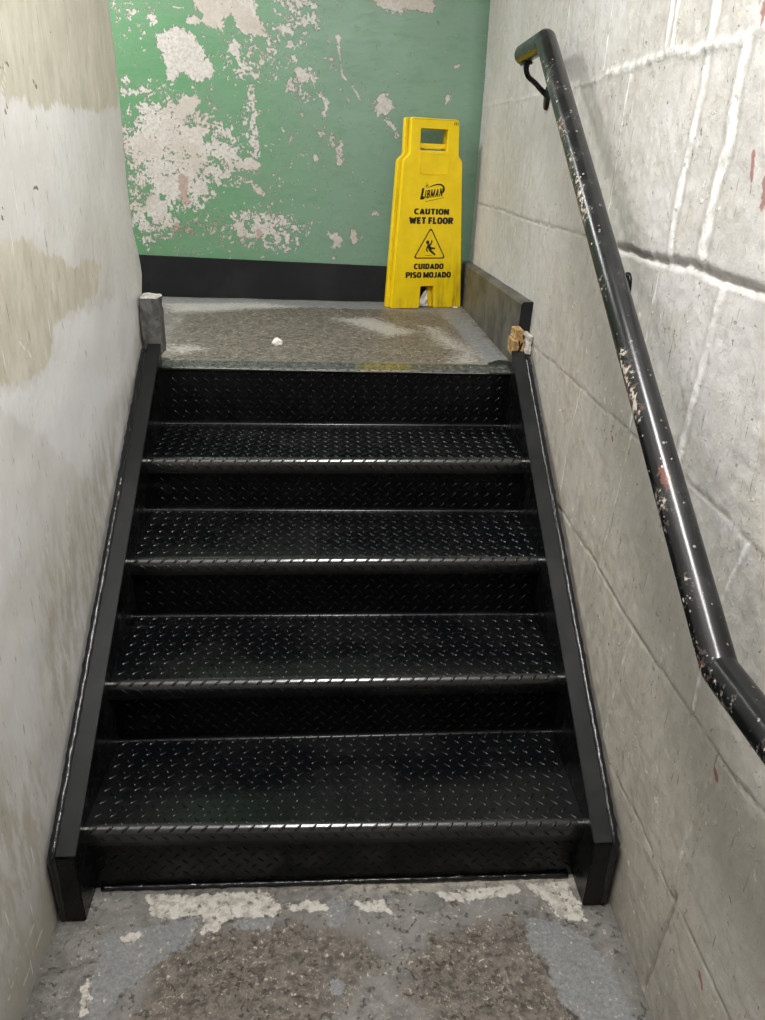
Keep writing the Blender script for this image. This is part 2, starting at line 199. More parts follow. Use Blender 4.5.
def mat_floor(name='worn concrete floor'):
    s = NT(name)
    big = s.noise(5, 5); med = s.noise(22, 7, .68); fine = s.noise(130, 4, .7); e = s.noise(48, 8, .7)
    mx = s.add(s.mul(med, .5), s.mul(e, .5))
    c = s.mix(s.step(mx, .4, .6), lin((92,89,85)), lin((124,121,116)))
    c = s.mix(s.mul(s.step(big, .46, .6), .4), c, lin((130,128,124)))
    gm = s.mask(s.attr('grey'), mx, 2.4, .06)
    br = s.mix(s.step(e, .38, .62), lin((64,58,51)), lin((104,96,87)))
    br = s.mix(s.mul(s.step(fine, .5, .66), .35), br, lin((140,132,120)))
    c = s.mix(s.mul(s.mask(s.attr('brown'), mx, 3.2, .22), .92), c, br)
    c = s.mix(s.mul(gm, .85), c, s.mix(s.step(fine, .35, .65), lin((109,110,110)), lin((128,130,131))))
    cm = s.mask(s.attr('cream'), mx, 2.6, .08)
    c = s.mix(s.mul(cm, .85), c, s.mix(s.step(e, .38, .6), lin((156,150,140)), lin((198,193,184))))
    dots = s.mul(s.step(s.noise(95, 4, .6), .62, .66), s.step(s.noise(22, 3), .44, .54))
    c = s.mix(s.mul(dots, .75), c, lin((184,172,150)))
    d2 = s.mul(s.step(s.noise(150, 4, .6, co=s.vscale(s.co, (1,1,1), (.7,5.7,0))), .58, .64), s.step(s.noise(15, 3), .44, .56))
    c = s.mix(s.mul(d2, .5), c, lin((168,160,146)))
    dk = s.mul(s.step(s.noise(70, 6, .68, co=s.vscale(s.co, (1,1,1), (3.1,1.7,0))), .57, .62), s.step(s.noise(13, 3), .42, .54))
    dk = s.mul(dk, s.math('SUBTRACT', 1, s.mul(gm, .75)))
    c = s.mix(s.mul(dk, .65), c, lin((58,53,47)))
    c = s.mix(s.mul(s.attr('pale'), s.step(mx, .4, .58, .2, .75)), c, lin((198,190,174)))
    c = s.mix(s.mul(s.mask(s.attr('white'), s.noise(60, 6, .7, sc=(1, 2.2, 1)), 2.4, .15), .55), c, lin((184,181,175)))
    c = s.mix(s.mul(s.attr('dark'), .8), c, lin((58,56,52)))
    c = s.mix(s.mask(s.attr('black'), e, 1.2, .05), c, lin((26,28,28)))
    h = s.add(s.mul(fine, .3), s.add(s.mul(e, .7), s.add(s.mul(cm, .5), s.mul(dk, -.6))))
    return s.done(c, s.step(e, .3, .7, .38, .62), s.bump(h, .003, .8), spec=.4)

def mat_black(name, base=(20,21,23), rough=.3, var=.15, dust=.0, bumpd=.0006, scale=40, spec=.5):
    s = NT(name)
    n = s.noise(scale, 4, .6); big = s.noise(6, 4, .6)
    c = s.mix(s.mul(s.step(big, .45, .7), dust), lin(base), lin((70,68,66)))
    spk = s.mul(s.step(s.voro(60), .05, .02), s.step(s.noise(20, 2), .6, .66))
    c = s.mix(s.mul(spk, .5), c, lin((150,150,148)))
    return s.done(c, s.step(s.add(s.mul(n, .5), s.mul(big, .5)), .35, .65, rough, rough+var), s.bump(n, bumpd, .5), spec=spec)

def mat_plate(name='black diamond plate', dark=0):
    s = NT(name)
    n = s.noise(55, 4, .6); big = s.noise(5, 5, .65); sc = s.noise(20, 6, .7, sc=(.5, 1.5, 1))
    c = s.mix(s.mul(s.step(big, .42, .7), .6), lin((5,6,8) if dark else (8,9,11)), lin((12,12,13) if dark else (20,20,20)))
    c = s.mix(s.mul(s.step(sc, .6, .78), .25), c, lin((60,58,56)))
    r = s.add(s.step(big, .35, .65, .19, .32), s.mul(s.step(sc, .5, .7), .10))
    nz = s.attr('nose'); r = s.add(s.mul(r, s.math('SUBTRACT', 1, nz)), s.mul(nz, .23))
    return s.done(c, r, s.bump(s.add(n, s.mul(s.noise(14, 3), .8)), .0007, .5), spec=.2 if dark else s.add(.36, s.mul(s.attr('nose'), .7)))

def mat_strip():
    s = NT('worn black landing nosing')
    n = s.noise(60, 5, .65); big = s.noise(9, 4)
    c = s.mix(s.step(n, .38, .66), lin((42,45,44)), lin((78,80,76)))
    yel = s.mul(s.math('MULTIPLY', s.step(s.axis(0), .03, .09), s.step(s.axis(0), .24, .17)), s.step(s.axis(1), YTOP-.01, YTOP+.012))
    c = s.mix(s.mul(yel, s.step(n, .35, .55, .3, .8)), c, lin((104,92,34)))
    return s.done(c, s.step(n, .35, .65, .3, .55), s.bump(n, .0008, .5))

def mat_rail():
    s = NT('chipped black rail paint')
    n = s.noise(120, 5, .62); m = s.noise(13, 3); c2 = s.noise(50, 3)
    w = s.attr('wear')
    v = s.add(s.add(s.mul(w, .24), n), s.mul(s.math('SUBTRACT', m, .5), .75))
    chip = s.mul(s.step(v, .755, .77), s.step(w, .02, .12))
    ring = s.mul(s.math('MULTIPLY', s.step(v, .70, .71), s.step(v, .755, .745)), .35); ring = s.mul(ring, s.step(w, .05, .2))
    spot = s.mul(s.step(s.voro(75), .2, .14), s.step(s.noise(30, 3), .53, .57))
    spot = s.mul(spot, s.step(w, .0, .25, .12, 1))
    base = s.mix(s.step(m, .42, .6), lin((13,14,15)), lin((24,25,27)))
    under = s.mix(s.step(c2, .44, .54), lin((88,56,42)), lin((176,168,154)))
    c = s.mix(s.math('MAXIMUM', chip, spot), base, s.mix(spot, under, lin((190,184,172))))
    c = s.mix(ring, c, lin((120,116,108)))
    c = s.mix(s.mul(s.mask(s.attr('rust'), n, 1.8, .15), .7), c, lin((112,66,52)))
    c = s.mix(s.mul(s.attr('olive'), .1), c, lin((60,58,34)))
    return s.done(c, s.step(s.add(s.math('MAXIMUM', chip, spot), s.mul(m, .3)), 0, 1, .23, .8), s.bump(s.add(s.mul(chip, -1), s.mul(s.noise(50, 4), .25)), .0012, .8), spec=.5)

def mat_yellow():
    s = NT('yellow plastic')
    n = s.noise(14, 5, .6); st = s.noise(26, 5, .65, sc=(1.6, 1, .22)); x = s.axis(0); z = s.axis(2)
    c = s.mix(s.step(n, .35, .68), lin((236,201,8)), lin((246,212,16)))
    low = s.mul(s.step(z, .34, .0), s.step(x, .13, .27))
    c = s.mix(s.mul(low, s.step(st, .42, .68, .05, .62)), c, lin((128,104,24)))
    c = s.mix(s.mul(s.step(z, .07, -.01), s.step(st, .4, .7, .0, .45)), c, lin((140,116,36)))
    sm = s.step(s.noise(40, 5, .7, sc=(1, 1, .5)), .66, .74)
    c = s.mix(s.mul(sm, .35), c, lin((150,126,30)))
    return s.done(c, .42, s.bump(s.noise(200, 3), .0004, .4), spec=.45)

def mat_simple(name, c1, c2, scale=20, rough=.6, bumpd=.002, detail=5):
    s = NT(name); n = s.noise(scale, detail, .62)
    return s.done(s.mix(s.step(n, .35, .65), lin(c1), lin(c2)), rough, s.bump(n, bumpd, .7))

M_RIGHT, M_LEFT, M_GREEN = mat_right_wall(), mat_left_wall(), mat_green_wall()
M_FLOOR = mat_floor(); M_PLATE = mat_plate(); M_RISER = mat_plate('black diamond plate with painted shade', 1); M_STRIP = mat_strip(); M_RAIL = mat_rail(); M_YEL = mat_yellow()  # riser copy of the plate: darker and duller, shade put into the material
M_GLOSS = mat_black('gloss black stringer paint', (10,11,12), .2, .14, .1, .0006, 30, .26)
M_FLANGE = mat_black('black flange paint', (16,17,18), .34, .14, .12, .0008, 40, .36)
M_BEAD = mat_black('gloss black sealant', (14,14,18), .1, .12, 0, .004, 70)
M_BASEB = mat_black('black baseboard paint', (15,17,21), .42, .14, .1, .0015, 25, .35)
M_BASER = mat_simple('worn grey baseboard paint', (60,60,56), (94,92,86), 11, .5, .0025)
M_STUMP = mat_simple('chipped dark grey masonry', (58,58,58), (92,91,88), 34, .6, .004)
M_INK = mat_simple('black sign ink', (22,20,16), (30,28,22), 60, .5, .0002)
M_WOOD = mat_simple('raw broken wood', (122,92,54), (184,152,102), 45, .75, .004)
M_MORT = mat_simple('pale mortar', (150,144,134), (205,200,190), 60, .85, .006)
M_CHIP = mat_simple('white plaster chip', (206,202,194), (236,233,226), 80, .8, .003)
M_PLAIN = mat_simple('off white paint', (196,192,184), (206,203,197), 3, .7, .002)
M_EDGE = mat_simple('pale chipped edge', (150,146,140), (196,192,184), 60, .8, .004)

# ------------------------------------------------------------------ object helpers
def props(o, label=None, cat=None, group=None, kind=None):
    for k, v in (('label', label), ('category', cat), ('group', group), ('kind', kind)):
        if v: o[k] = v
    return o
def link(name, me, mat, parent=None):
    o = bpy.data.objects.new(name, me); COL.objects.link(o)
    if mat is not None: me.materials.clear(); me.materials.append(mat)
    o.parent = parent
    return o
def empty(name, loc, label, cat):
    o = bpy.data.objects.new(name, None); COL.objects.link(o); o.location = loc; o.empty_display_size = .1
    return props(o, label, cat)
def mesh_np(name, V, F, smooth=False):
    me = bpy.data.meshes.new(name)
    me.from_pydata([tuple(map(float, v)) for v in V], [], [tuple(int(i) for i in f) for f in F])
    me.update()
    if smooth: me.polygons.foreach_set('use_smooth', [True]*len(me.polygons))
    return me
def setattr_(me, name, arr):
    a = me.attributes.new(name, 'FLOAT', 'POINT'); a.data.foreach_set('value', np.asarray(arr, dtype=np.float32).ravel())
def bm_mesh(name, bm, smooth=False):
    bmesh.ops.recalc_face_normals(bm, faces=bm.faces)
    me = bpy.data.meshes.new(name); bm.to_mesh(me); bm.free()
    if smooth: me.polygons.foreach_set('use_smooth', [True]*len(me.polygons))
    return me
def add_box(bm, lo, hi, bev=0):
    r = bmesh.ops.create_cube(bm, size=1)
    c = [(a+b)/2 for a, b in zip(lo, hi)]; d = [b-a for a, b in zip(lo, hi)]
    for v in r['verts']: v.co = Vector([c[i]+v.co[i]*d[i] for i in range(3)])
    if bev: bmesh.ops.bevel(bm, geom=list({e for v in r['verts'] for e in v.link_edges}), offset=bev, segments=2, affect='EDGES')
def prism(bm, poly, x0, x1):                       # (y,z) polygon extruded along x
    a = [bm.verts.new((x0, p[0], p[1])) for p in poly]; b = [bm.verts.new((x1, p[0], p[1])) for p in poly]
    n = len(poly); bm.faces.new(a); bm.faces.new(b[::-1])
    for i in range(n): bm.faces.new((a[i], b[i], b[(i+1) % n], a[(i+1) % n]))

def seg_dist(U, V, pts):
    d = np.full(U.shape, 1e9)
    for (a, b), (c, e) in zip(pts[:-1], pts[1:]):
        dx, dy = c-a, e-b; L = dx*dx+dy*dy+1e-12
        t = np.clip(((U-a)*dx+(V-b)*dy)/L, 0, 1)
        d = np.minimum(d, np.hypot(U-a-t*dx, V-b-t*dy))
    return d
def poly_sd(U, V, pts):                            # signed distance, negative inside
    d = seg_dist(U, V, list(pts)+[pts[0]]); ins = np.zeros(U.shape, bool); n = len(pts)
    for i in range(n):
        (x1, y1), (x2, y2) = pts[i], pts[(i+1) % n]
        if y1 == y2: continue
        ins ^= ((y1 > V) != (y2 > V)) & (U < (x2-x1)*(V-y1)/(y2-y1)+x1)
    return np.where(ins, -d, d)
def poly_attr(U, V, polys, soft=.02):
    out = np.zeros(U.shape)
    for p in polys: out = np.maximum(out, np.clip(.5-poly_sd(U, V, p)/soft, 0, 1))
    return out
def line_attr(U, V, lines, w):
    out = np.zeros(U.shape)
    for p in lines: out = np.maximum(out, np.clip(1-seg_dist(U, V, p)/w*.5, 0, 1))
    return out
def vnoise(U, V, f, seed=0):                       # cheap smooth value noise in [-1,1]
    r = np.random.default_rng(seed); T = r.uniform(-1, 1, (64, 64))
    u, v = U*f, V*f; i, j = np.floor(u).astype(int), np.floor(v).astype(int); a, b = u-i, v-j
    a = a*a*(3-2*a); b = b*b*(3-2*b); g = lambda x, y: T[x % 64, y % 64]
    return (g(i, j)*(1-a)+g(i+1, j)*a)*(1-b)+(g(i, j+1)*(1-a)+g(i+1, j+1)*a)*b
def ax(lo, a, b, hi, step):
    c = list(np.linspace(a, b, int(round((b-a)/step))+1))
    pre = [] if a <= lo+1e-6 else list(np.linspace(lo, a, max(3, int((a-lo)/.25)+1)))[:-1]
    post = [] if b >= hi-1e-6 else list(np.linspace(b, hi, max(3, int((hi-b)/.25)+1)))[1:]
    return np.array(pre+c+post)
def grid_mesh(name, P, flip=False):                # P: (nu,nv,3)
    nu, nv = P.shape[:2]; me = bpy.data.meshes.new(name)
    idx = np.arange(nu*nv).reshape(nu, nv)
    q = np.stack([idx[:-1, :-1], idx[1:, :-1], idx[1:, 1:], idx[:-1, 1:]], -1).reshape(-1, 4)
    if flip: q = q[:, ::-1]
    me.vertices.add(nu*nv); me.vertices.foreach_set('co', P.reshape(-1).astype(np.float32))
    me.loops.add(q.size); me.loops.foreach_set('vertex_index', q.reshape(-1).astype(np.int32))
    me.polygons.add(len(q)); me.polygons.foreach_set('loop_start', (np.arange(len(q))*4).astype(np.int32))
    me.update(calc_edges=True); me.validate()
    me.polygons.foreach_set('use_smooth', [True]*len(me.polygons))
    return me

# carry the joints on past the measured stretch, towards the viewer and up the wall
for j, (kind, w, h, br, pts) in enumerate(JOINTS):
    if kind in 'cg' and pts[-1][0] < .45 and pts[-1][0] < pts[0][0] and j != 2 and not (kind == 'c' and len(pts) == 5 and pts[-1][0] > .5):
        y, z = pts[-1]; zc = np.mean([p[1] for p in pts[-4:]])
        JOINTS[j] = (kind, w, h, br, pts+[(y-.25, zc+.004), (y-.6, zc-.003), (y-1.1, zc+.002)])
    elif kind == 'v' and pts[0][1] > 1.86:
        y, z = pts[0]; JOINTS[j] = (kind, w, h, br, [(y-.004, 2.1)]+pts)
JOINTS += [('v', .012, .004, .5, [(y, z), (y+.004, z+.15), (y-.003, z+.326)]) for y, z in ((-.22, 1.255), (-.33, 1.58), (-.42, .935), (-.30, 1.25), (-.47, .61))]

# ------------------------------------------------------------------ right wall: painted blocks, joints in relief
def build_right_wall():
    u = ax(YREAR, -.62, YG, YG, .005); v = ax(0, 0, 2.08, ZC, .005)
    U, V = np.meshgrid(u, v, indexing='ij')
    Uw = U+.004*vnoise(U, V, 14, 1)+.002*vnoise(U, V, 45, 2); Vw = V+.004*vnoise(U, V, 14, 3)+.002*vnoise(U, V, 45, 4)
    H = .003*vnoise(U, V, 3, 5)+.0007*vnoise(U, V, 16, 6)+.0007*vnoise(U, V, 60, 7)
    bright = np.zeros(U.shape); shade = np.zeros(U.shape)
    for kind, w, h, br, pts in JOINTS:
        d = seg_dist(Uw, Vw, pts)
        prof = np.clip(1-d/(w*.62), 0, 1); prof = prof*prof*(3-2*prof)
        lump = 1+.45*vnoise(U, V, 40, 8)+.35*vnoise(U, V, 95, 9)
        H += (.55 if kind == 'c' else .4 if h > 0 else .8)*h*prof*np.clip(lump, .2, 2)
        bright = np.maximum(bright, br**.6*np.clip(1.5-d/(w*.5), 0, 1)*np.clip(.9+.5*vnoise(U, V, 30, 10), 0, 1))
        if h < 0: shade = np.maximum(shade, .6*np.clip(1.3-d/(w*.3), 0, 1)); bright = bright*np.clip(d/(w*.5)-.3, .15, 1)
        if kind == 'c':
            halo = np.clip(1-d/.03, 0, 1)*np.clip(vnoise(U, V, 55, 11)*1.4-.1, 0, 1)
            H += .003*halo*br; bright = np.maximum(bright, .8*halo*br)
        else:
            shade = np.maximum(shade, .35*br*np.clip(1-np.abs(d-w*.75)/(w*.3), 0, 1))
    P = np.stack([XR-H, U, V], -1)
    me = grid_mesh('wall_right', P, flip=False)
    setattr_(me, 'bright', bright); setattr_(me, 'shade', shade)
    # rail's soft shadow painted in as a beige zone, dirtier towards the floor
    line = .835+SLOPE*(U-0.0)
    rail_shade = np.clip((line+.12-V)/.5, 0, 1)*np.clip((1.25-U)/.5, 0, 1)
    setattr_(me, 'rail_shade', rail_shade)
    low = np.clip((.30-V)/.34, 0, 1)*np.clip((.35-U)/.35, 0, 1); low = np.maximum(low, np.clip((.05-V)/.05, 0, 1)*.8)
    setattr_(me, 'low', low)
    red = np.zeros(U.shape)
    for pts, w in RED: red = np.maximum(red, line_attr(U, V, [pts], w))
    setattr_(me, 'red', red)
    return props(link('wall_right', me, M_RIGHT), kind='structure')

# ------------------------------------------------------------------ left wall: plaster with an uneven free end, returning along the upper corridor
def build_left_wall():
    v = ax(0, 0, 2.08, ZC, .008)
    ze = np.array([p[1] for p in LEDGE])[::-1]; ye = np.array([p[0] for p in LEDGE])[::-1]
    yend = np.interp(v, ze, ye)+.0025*vnoise(v, v*0, 40, 20)
    yend = np.where(v < .93, np.minimum(yend, 1.128), yend)
    a = np.linspace(YREAR, -.62, 9)[:-1]; t = np.linspace(0, 1, 220)
    rows = [np.full(v.shape, y) for y in a]+[(-.62)+(yend+.62)*k for k in t]
    Uf = np.array(rows); Vf = np.broadcast_to(v, Uf.shape)
    H = .003*vnoise(Uf, Vf, 2.2, 21)+.0012*vnoise(Uf, Vf, 12, 22)-.004
    front = np.stack([XL+H, Uf, Vf], -1)
    ret = [np.stack([np.full(v.shape, x), yend+.003*k, v], -1) for k, x in ((1, XL-.004), (1, XL-.03), (1, XL-.06))]
    P = np.concatenate([front, np.array(ret)], 0)
    me = grid_mesh('wall_left', P, flip=True)
    U, V = P[..., 1], P[..., 2]
    me.polygons.foreach_set('use_smooth', [True]*len(me.polygons))
    setattr_(me, 'beige', poly_attr(U, V, BEIGE, .05)); setattr_(me, 'white', poly_attr(U, V, WHITE, .06))
    setattr_(me, 'stain', poly_attr(U, V, LSTAIN, .12)); setattr_(me, 'scr', line_attr(U, V, LSCR, .0028))
    setattr_(me, 'dark', line_attr(U, V, LDARK, .003))
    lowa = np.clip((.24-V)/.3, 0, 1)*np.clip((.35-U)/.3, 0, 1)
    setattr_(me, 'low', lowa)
    setattr_(me, 'rust', np.clip(1-np.hypot((U-1.10)/.035, (V-.94)/.06), 0, 1))
    return props(link('wall_left', me, M_LEFT), kind='structure')

def build_back_wall():
    u = ax(XCORR, -.98, XR, XR, .005); v = ax(ZL-.05, ZL, 2.06, ZC, .005)
    U, V = np.meshgrid(u, v, indexing='ij')
    H = .003*vnoise(U, V, 3, 31)+.0012*vnoise(U, V, 14, 32)
    me = grid_mesh('wall_back', np.stack([U, YG-H*.6, V], -1))
    peel = .06+.13*np.clip((.05-U)/.3, 0, 1)
    for x, z, rx, rz, d in DENS:
        q = np.hypot((U-x)/rx, (V-z)/rz); peel = np.maximum(peel, (d+.03)*np.clip(1.6-q*.9, 0, 1))
    peel = np.maximum(peel, poly_attr(U, V, PEEL, .03)); peel = np.maximum(peel, line_attr(U, V, STREAK, .004)*.85)
    setattr_(me, 'peel', peel); setattr_(me, 'pink', poly_attr(U, V, PINK, .03))
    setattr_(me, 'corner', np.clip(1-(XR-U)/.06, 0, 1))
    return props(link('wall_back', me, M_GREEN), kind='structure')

def build_floors():
    u = ax(XL-.02, XL-.02, XR, XR, .007); v = ax(YREAR, -.55, .06, .3, .007)
    U, V = np.meshgrid(u, v, indexing='ij')
    Z = .0016*vnoise(U, V, 8, 41)+.0008*vnoise(U, V, 40, 42)
    me = grid_mesh('floor', np.stack([U, V, Z-.0012], -1))
    setattr_(me, 'cream', poly_attr(U, V, CREAM, .03)); setattr_(me, 'grey', poly_attr(U, V, GREYP, .03)); setattr_(me, 'brown', poly_attr(U, V, BROWN, .08))
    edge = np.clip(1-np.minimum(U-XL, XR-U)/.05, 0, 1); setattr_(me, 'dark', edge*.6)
    setattr_(me, 'pale', np.clip(1-np.abs(V-.004)/.03, 0, 1)*np.clip((U+.2)/.3, 0, 1))
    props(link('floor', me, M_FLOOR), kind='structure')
    u = ax(XCORR, -.75, XR, XR, .007); v = ax(YTOP+.001, YTOP+.001, YG, YG, .007)
    U, V = np.meshgrid(u, v, indexing='ij')
    Z = ZL+.0014*vnoise(U, V, 7, 43)+.0006*vnoise(U, V, 40, 44)-.001
    me = grid_mesh('floor_landing', np.stack([U, V, Z], -1))
    setattr_(me, 'brown', poly_attr(U, V, LBROWN, .12)); setattr_(me, 'white', poly_attr(U, V, LWHITE, .12)*.8)
    setattr_(me, 'grey', poly_attr(U, V, LGREY, .06)); setattr_(me, 'cream', np.zeros(U.shape))
    setattr_(me, 'black', poly_attr(U, V, [[(.40,1.0),(.43,1.17),(.47,1.21),(.54,1.2),(.54,1.0)], [(-.6,1.0),(-.6,1.14),(-.54,1.16),(-.52,1.12),(-.5,1.0)]], .02))
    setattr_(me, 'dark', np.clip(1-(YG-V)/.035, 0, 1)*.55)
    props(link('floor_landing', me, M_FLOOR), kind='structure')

def quad(name, pts, mat):
    me = bpy.data.meshes.new(name); me.from_pydata(pts, [], [(0, 1, 2, 3)]); me.update()
    return props(link(name, me, mat), kind='structure')

build_right_wall(); build_left_wall(); build_back_wall(); build_floors()
quad('ceiling', [(XCORR, YREAR, ZC), (XR, YREAR, ZC), (XR, YG, ZC), (XCORR, YG, ZC)], M_PLAIN)
quad('wall_rear', [(XL-.02, YREAR, 0), (XR, YREAR, 0), (XR, YREAR, ZC), (XL-.02, YREAR, ZC)], M_PLAIN)
quad('wall_landing', [(XL-.055, 1.10, ZL-.05), (XCORR, 1.10, ZL-.05), (XCORR, 1.10, ZC), (XL-.055, 1.10, ZC)], M_PLAIN)
quad('wall_corridor', [(XCORR, 1.0, ZL-.05), (XCORR, YG, ZL-.05), (XCORR, YG, ZC), (XCORR, 1.0, ZC)], M_PLAIN)

# baseboards on the landing
bm = bmesh.new(); bb = lambda x: ZL+.151-.034*(x-.2)
f0 = [bm.verts.new(p) for p in ((XCORR, YG-.012, ZL-.004), (XR-.034, YG-.012, ZL-.004), (XR-.034, YG-.012, bb(XR)), (XCORR, YG-.012, bb(-1.0)))]
f1 = [bm.verts.new((v.co.x, YG+.004, v.co.z)) for v in f0]
bm.faces.new(f0); bm.faces.new(f1[::-1])
for i in range(4): bm.faces.new((f0[i], f1[i], f1[(i+1) % 4], f0[(i+1) % 4]))
bmesh.ops.bevel(bm, geom=list(bm.edges), offset=.002, segments=2, affect='EDGES')
props(link('baseboard_back', bm_mesh('baseboard_back', bm), M_BASEB), kind='structure')
def rough_block(lo, hi, cuts=7, amp=.004, seed=0, bev=.002):
    bm = bmesh.new(); add_box(bm, lo, hi)
    bmesh.ops.bevel(bm, geom=list(bm.edges), offset=bev, segments=1, affect='EDGES')
    bmesh.ops.subdivide_edges(bm, edges=[e for e in bm.edges if e.calc_length() > .008], cuts=cuts, use_grid_fill=True)
    for v in bm.verts:
        n = mnoise.noise_vector(v.co*55+Vector((seed, 0, 0)))+.5*mnoise.noise_vector(v.co*140+Vector((seed, 3, 0)))
        v.co += n*amp
    return bm
bm = bmesh.new()
a = [(XR-.034, ZL-.003), (XR-.034, ZL+.168), (XR-.028, ZL+.176), (XR+.004, ZL+.176), (XR+.004, ZL-.003)]
n0 = []; n1 = []
for x, z in a:
    up = .018 if z > ZL+.1 else 0
    n0.append(bm.verts.new((x, 1.118 if z > ZL+.1 else 1.135, z+up))); n1.append(bm.verts.new((x, YG-.001, z)))
bm.faces.new(n0); bm.faces.new(n1[::-1])
for i in range(5): bm.faces.new((n0[i], n1[i], n1[(i+1) % 5], n0[(i+1) % 5]))
o = props(link('baseboard_right', bm_mesh('baseboard_right', bm), M_BASER), kind='structure')
o.data.materials.append(M_BASEB)
for p in o.data.polygons:
    if p.normal.y < -.8: p.material_index = 1
bm = rough_block((XL+.003, 1.064, ZL+.03), (XL+.058, 1.125, ZL+.193), 6, .0035, 2, .006)
o = props(link('baseboard_left', bm_mesh('baseboard_left', bm), M_STUMP), kind='structure')
o.data.materials.append(M_EDGE)
for p in o.data.polygons:
    if p.center.z > ZL+.188: p.material_index = 1

# ------------------------------------------------------------------ the steel staircase
stairs = empty('staircase', (X0, 0, 0), 'black painted steel diamond plate staircase of five steps between two walls', 'staircase')
OFF = Vector((X0, 0, 0))
# small measured sag/tilt of every tread: (front left, front right, rear left, rear right)
DZ = {1: (.0105, -.0075, -.005, .006), 2: (-.003, .004, -.0015, -.001), 3: (-.003, .0015, .005, .006), 4: (-.009, 0, -.003, .003), 5: (0, .003, 0, .003), 0: (0, 0, -.003, -.003)}
def arc(cy, cz, r, a0, a1, n): return [(cy+r*math.cos(math.radians(a0+(a1-a0)*i/n)), cz+r*math.sin(math.radians(a0+(a1-a0)*i/n))) for i in range(n+1)]
def resample(path, d):
    out = [path[0]]
    for a, b in zip(path[:-1], path[1:]):
        L = math.dist(a, b); n = max(1, int(L/d))
        for i in range(1, n+1): out.append((a[0]+(b[0]-a[0])*i/n, a[1]+(b[1]-a[1])*i/n))
    return out
class Profile:
    def __init__(s, path):
        s.p = np.array(path); s.L = np.concatenate([[0], np.cumsum(np.hypot(*np.diff(s.p, axis=0).T))])
    def at(s, t):
        y = np.interp(t, s.L, s.p[:, 0]); z = np.interp(t, s.L, s.p[:, 1])
        e = 1e-3; a = np.array([np.interp(t-e, s.L, s.p[:, 0]), np.interp(t-e, s.L, s.p[:, 1])]); b = np.array([np.interp(t+e, s.L, s.p[:, 0]), np.interp(t+e, s.L, s.p[:, 1])])
        d = b-a; d /= np.hypot(*d)+1e-12
        return y, z, -d[1], d[0]                     # outward normal on the left of the travel direction
LA, LW, LH, PITCH = .0215, .0062, .0019, .031
def plate(name, path, half, s0, dz, parent, mat=M_PLATE, nose=None, row=.037):
    """bent chequer plate: path runs from the lip up over the nosing to the rear; s0 = arc length of a lug row"""
    pr = Profile(path); V = []; F = []
    xs = np.linspace(-half, half, 9)
    for y, z in path:
        for x in xs: V.append((x, y, z))
    n = len(xs)
    for i in range(len(path)-1):
        for j in range(n-1): F.append((i*n+j, (i+1)*n+j, (i+1)*n+j+1, i*n+j+1))
    K = 10; ring = [(math.cos(2*math.pi*k/K), math.sin(2*math.pi*k/K)) for k in range(K)]
    T = pr.L[-1]
    for sub in (0, 1):
        sg = 1 if sub == 0 else -1
        for r in range(-20, 40):
            t0 = s0+(r+.5*sub)*row
            if t0 < .009 or t0 > T-.008: continue
            for c in range(-25, 26):
                x0 = (c+.5*sub+.25)*PITCH
                if abs(x0) > half-.011: continue
                base = len(V); ca = math.cos(math.radians(43)); sa = math.sin(math.radians(43))*sg
                for lay, (f, h) in enumerate(((1, -.0002), (.62, LH*.8), (.3, LH))):
                    for cx, sy in ring:
                        lx = LA/2*cx*(f if lay == 0 else f+.12); ly = LW/2*sy*abs(sy)**.25*f
                        x = x0+lx*ca-ly*sa; t = t0+lx*sa+ly*ca
                        y, z, ny, nz = pr.at(min(max(t, .0005), T-.0005))
                        V.append((x, y+ny*h, z+nz*h))
                for lay in (0, 1):
                    for k in range(K):
                        a = base+lay*K+k; b = base+lay*K+(k+1) % K; F.append((a, b, b+K, a+K))
                F.append(tuple(base+2*K+k for k in range(K)))
    V = np.array(V)
    y0, y1 = min(p[0] for p in path), max(p[0] for p in path); z0, z1 = min(p[1] for p in path), max(p[1] for p in path)
    if callable(dz): V[:, 2] += dz(V, y0, y1, z0, z1)
    S = np.concatenate([np.repeat(pr.L, n), np.full(len(V)-n*len(path), -1.0)])
    me = mesh_np(name, V, F, True)
    if nose: setattr_(me, 'nose', ((S > nose[0]) & (S < nose[1])).astype(float))
    o = link(name, me, mat, parent)
    return o
HALF = W/2+.003
for k in range(1, 5):
    yf, yr, z = (k-1)*G-.004, k*G+OV-.001, k*R
    r = .017
    path = [(yf, z-.040), (yf, z-.034), (yf, z-r-.004)]+arc(yf+r, z-r, r, 180, 90, 12)+[(yf+r+.004, z)]
    path += [(yf+r+.02, z), (yf+.13, z), (yr-.02, z), (yr-.0105, z)]+arc(yr-.007, z+.007, .007, 270, 360, 5)+[(yr, z+.012)]
    s0 = .040-r+r*math.pi/4+.002
    fl_, fr_, rl_, rr_ = DZ[k]
    def dz(V, y0, y1, z0, z1, fl_=fl_, fr_=fr_, rl_=rl_, rr_=rr_):
        a = np.clip((V[:, 0]+HALF)/(2*HALF), 0, 1); b = np.clip((V[:, 1]-y0)/(y1-y0), 0, 1)
        return (fl_*(1-a)+fr_*a)*(1-b)+(rl_*(1-a)+rr_*a)*b
    # the path goes upward at the lip: outward normal must point forward/up
    plate('tread', resample(path, .03), HALF, s0, dz, stairs, nose=(.018, .040-r+r*math.pi/2+.003))
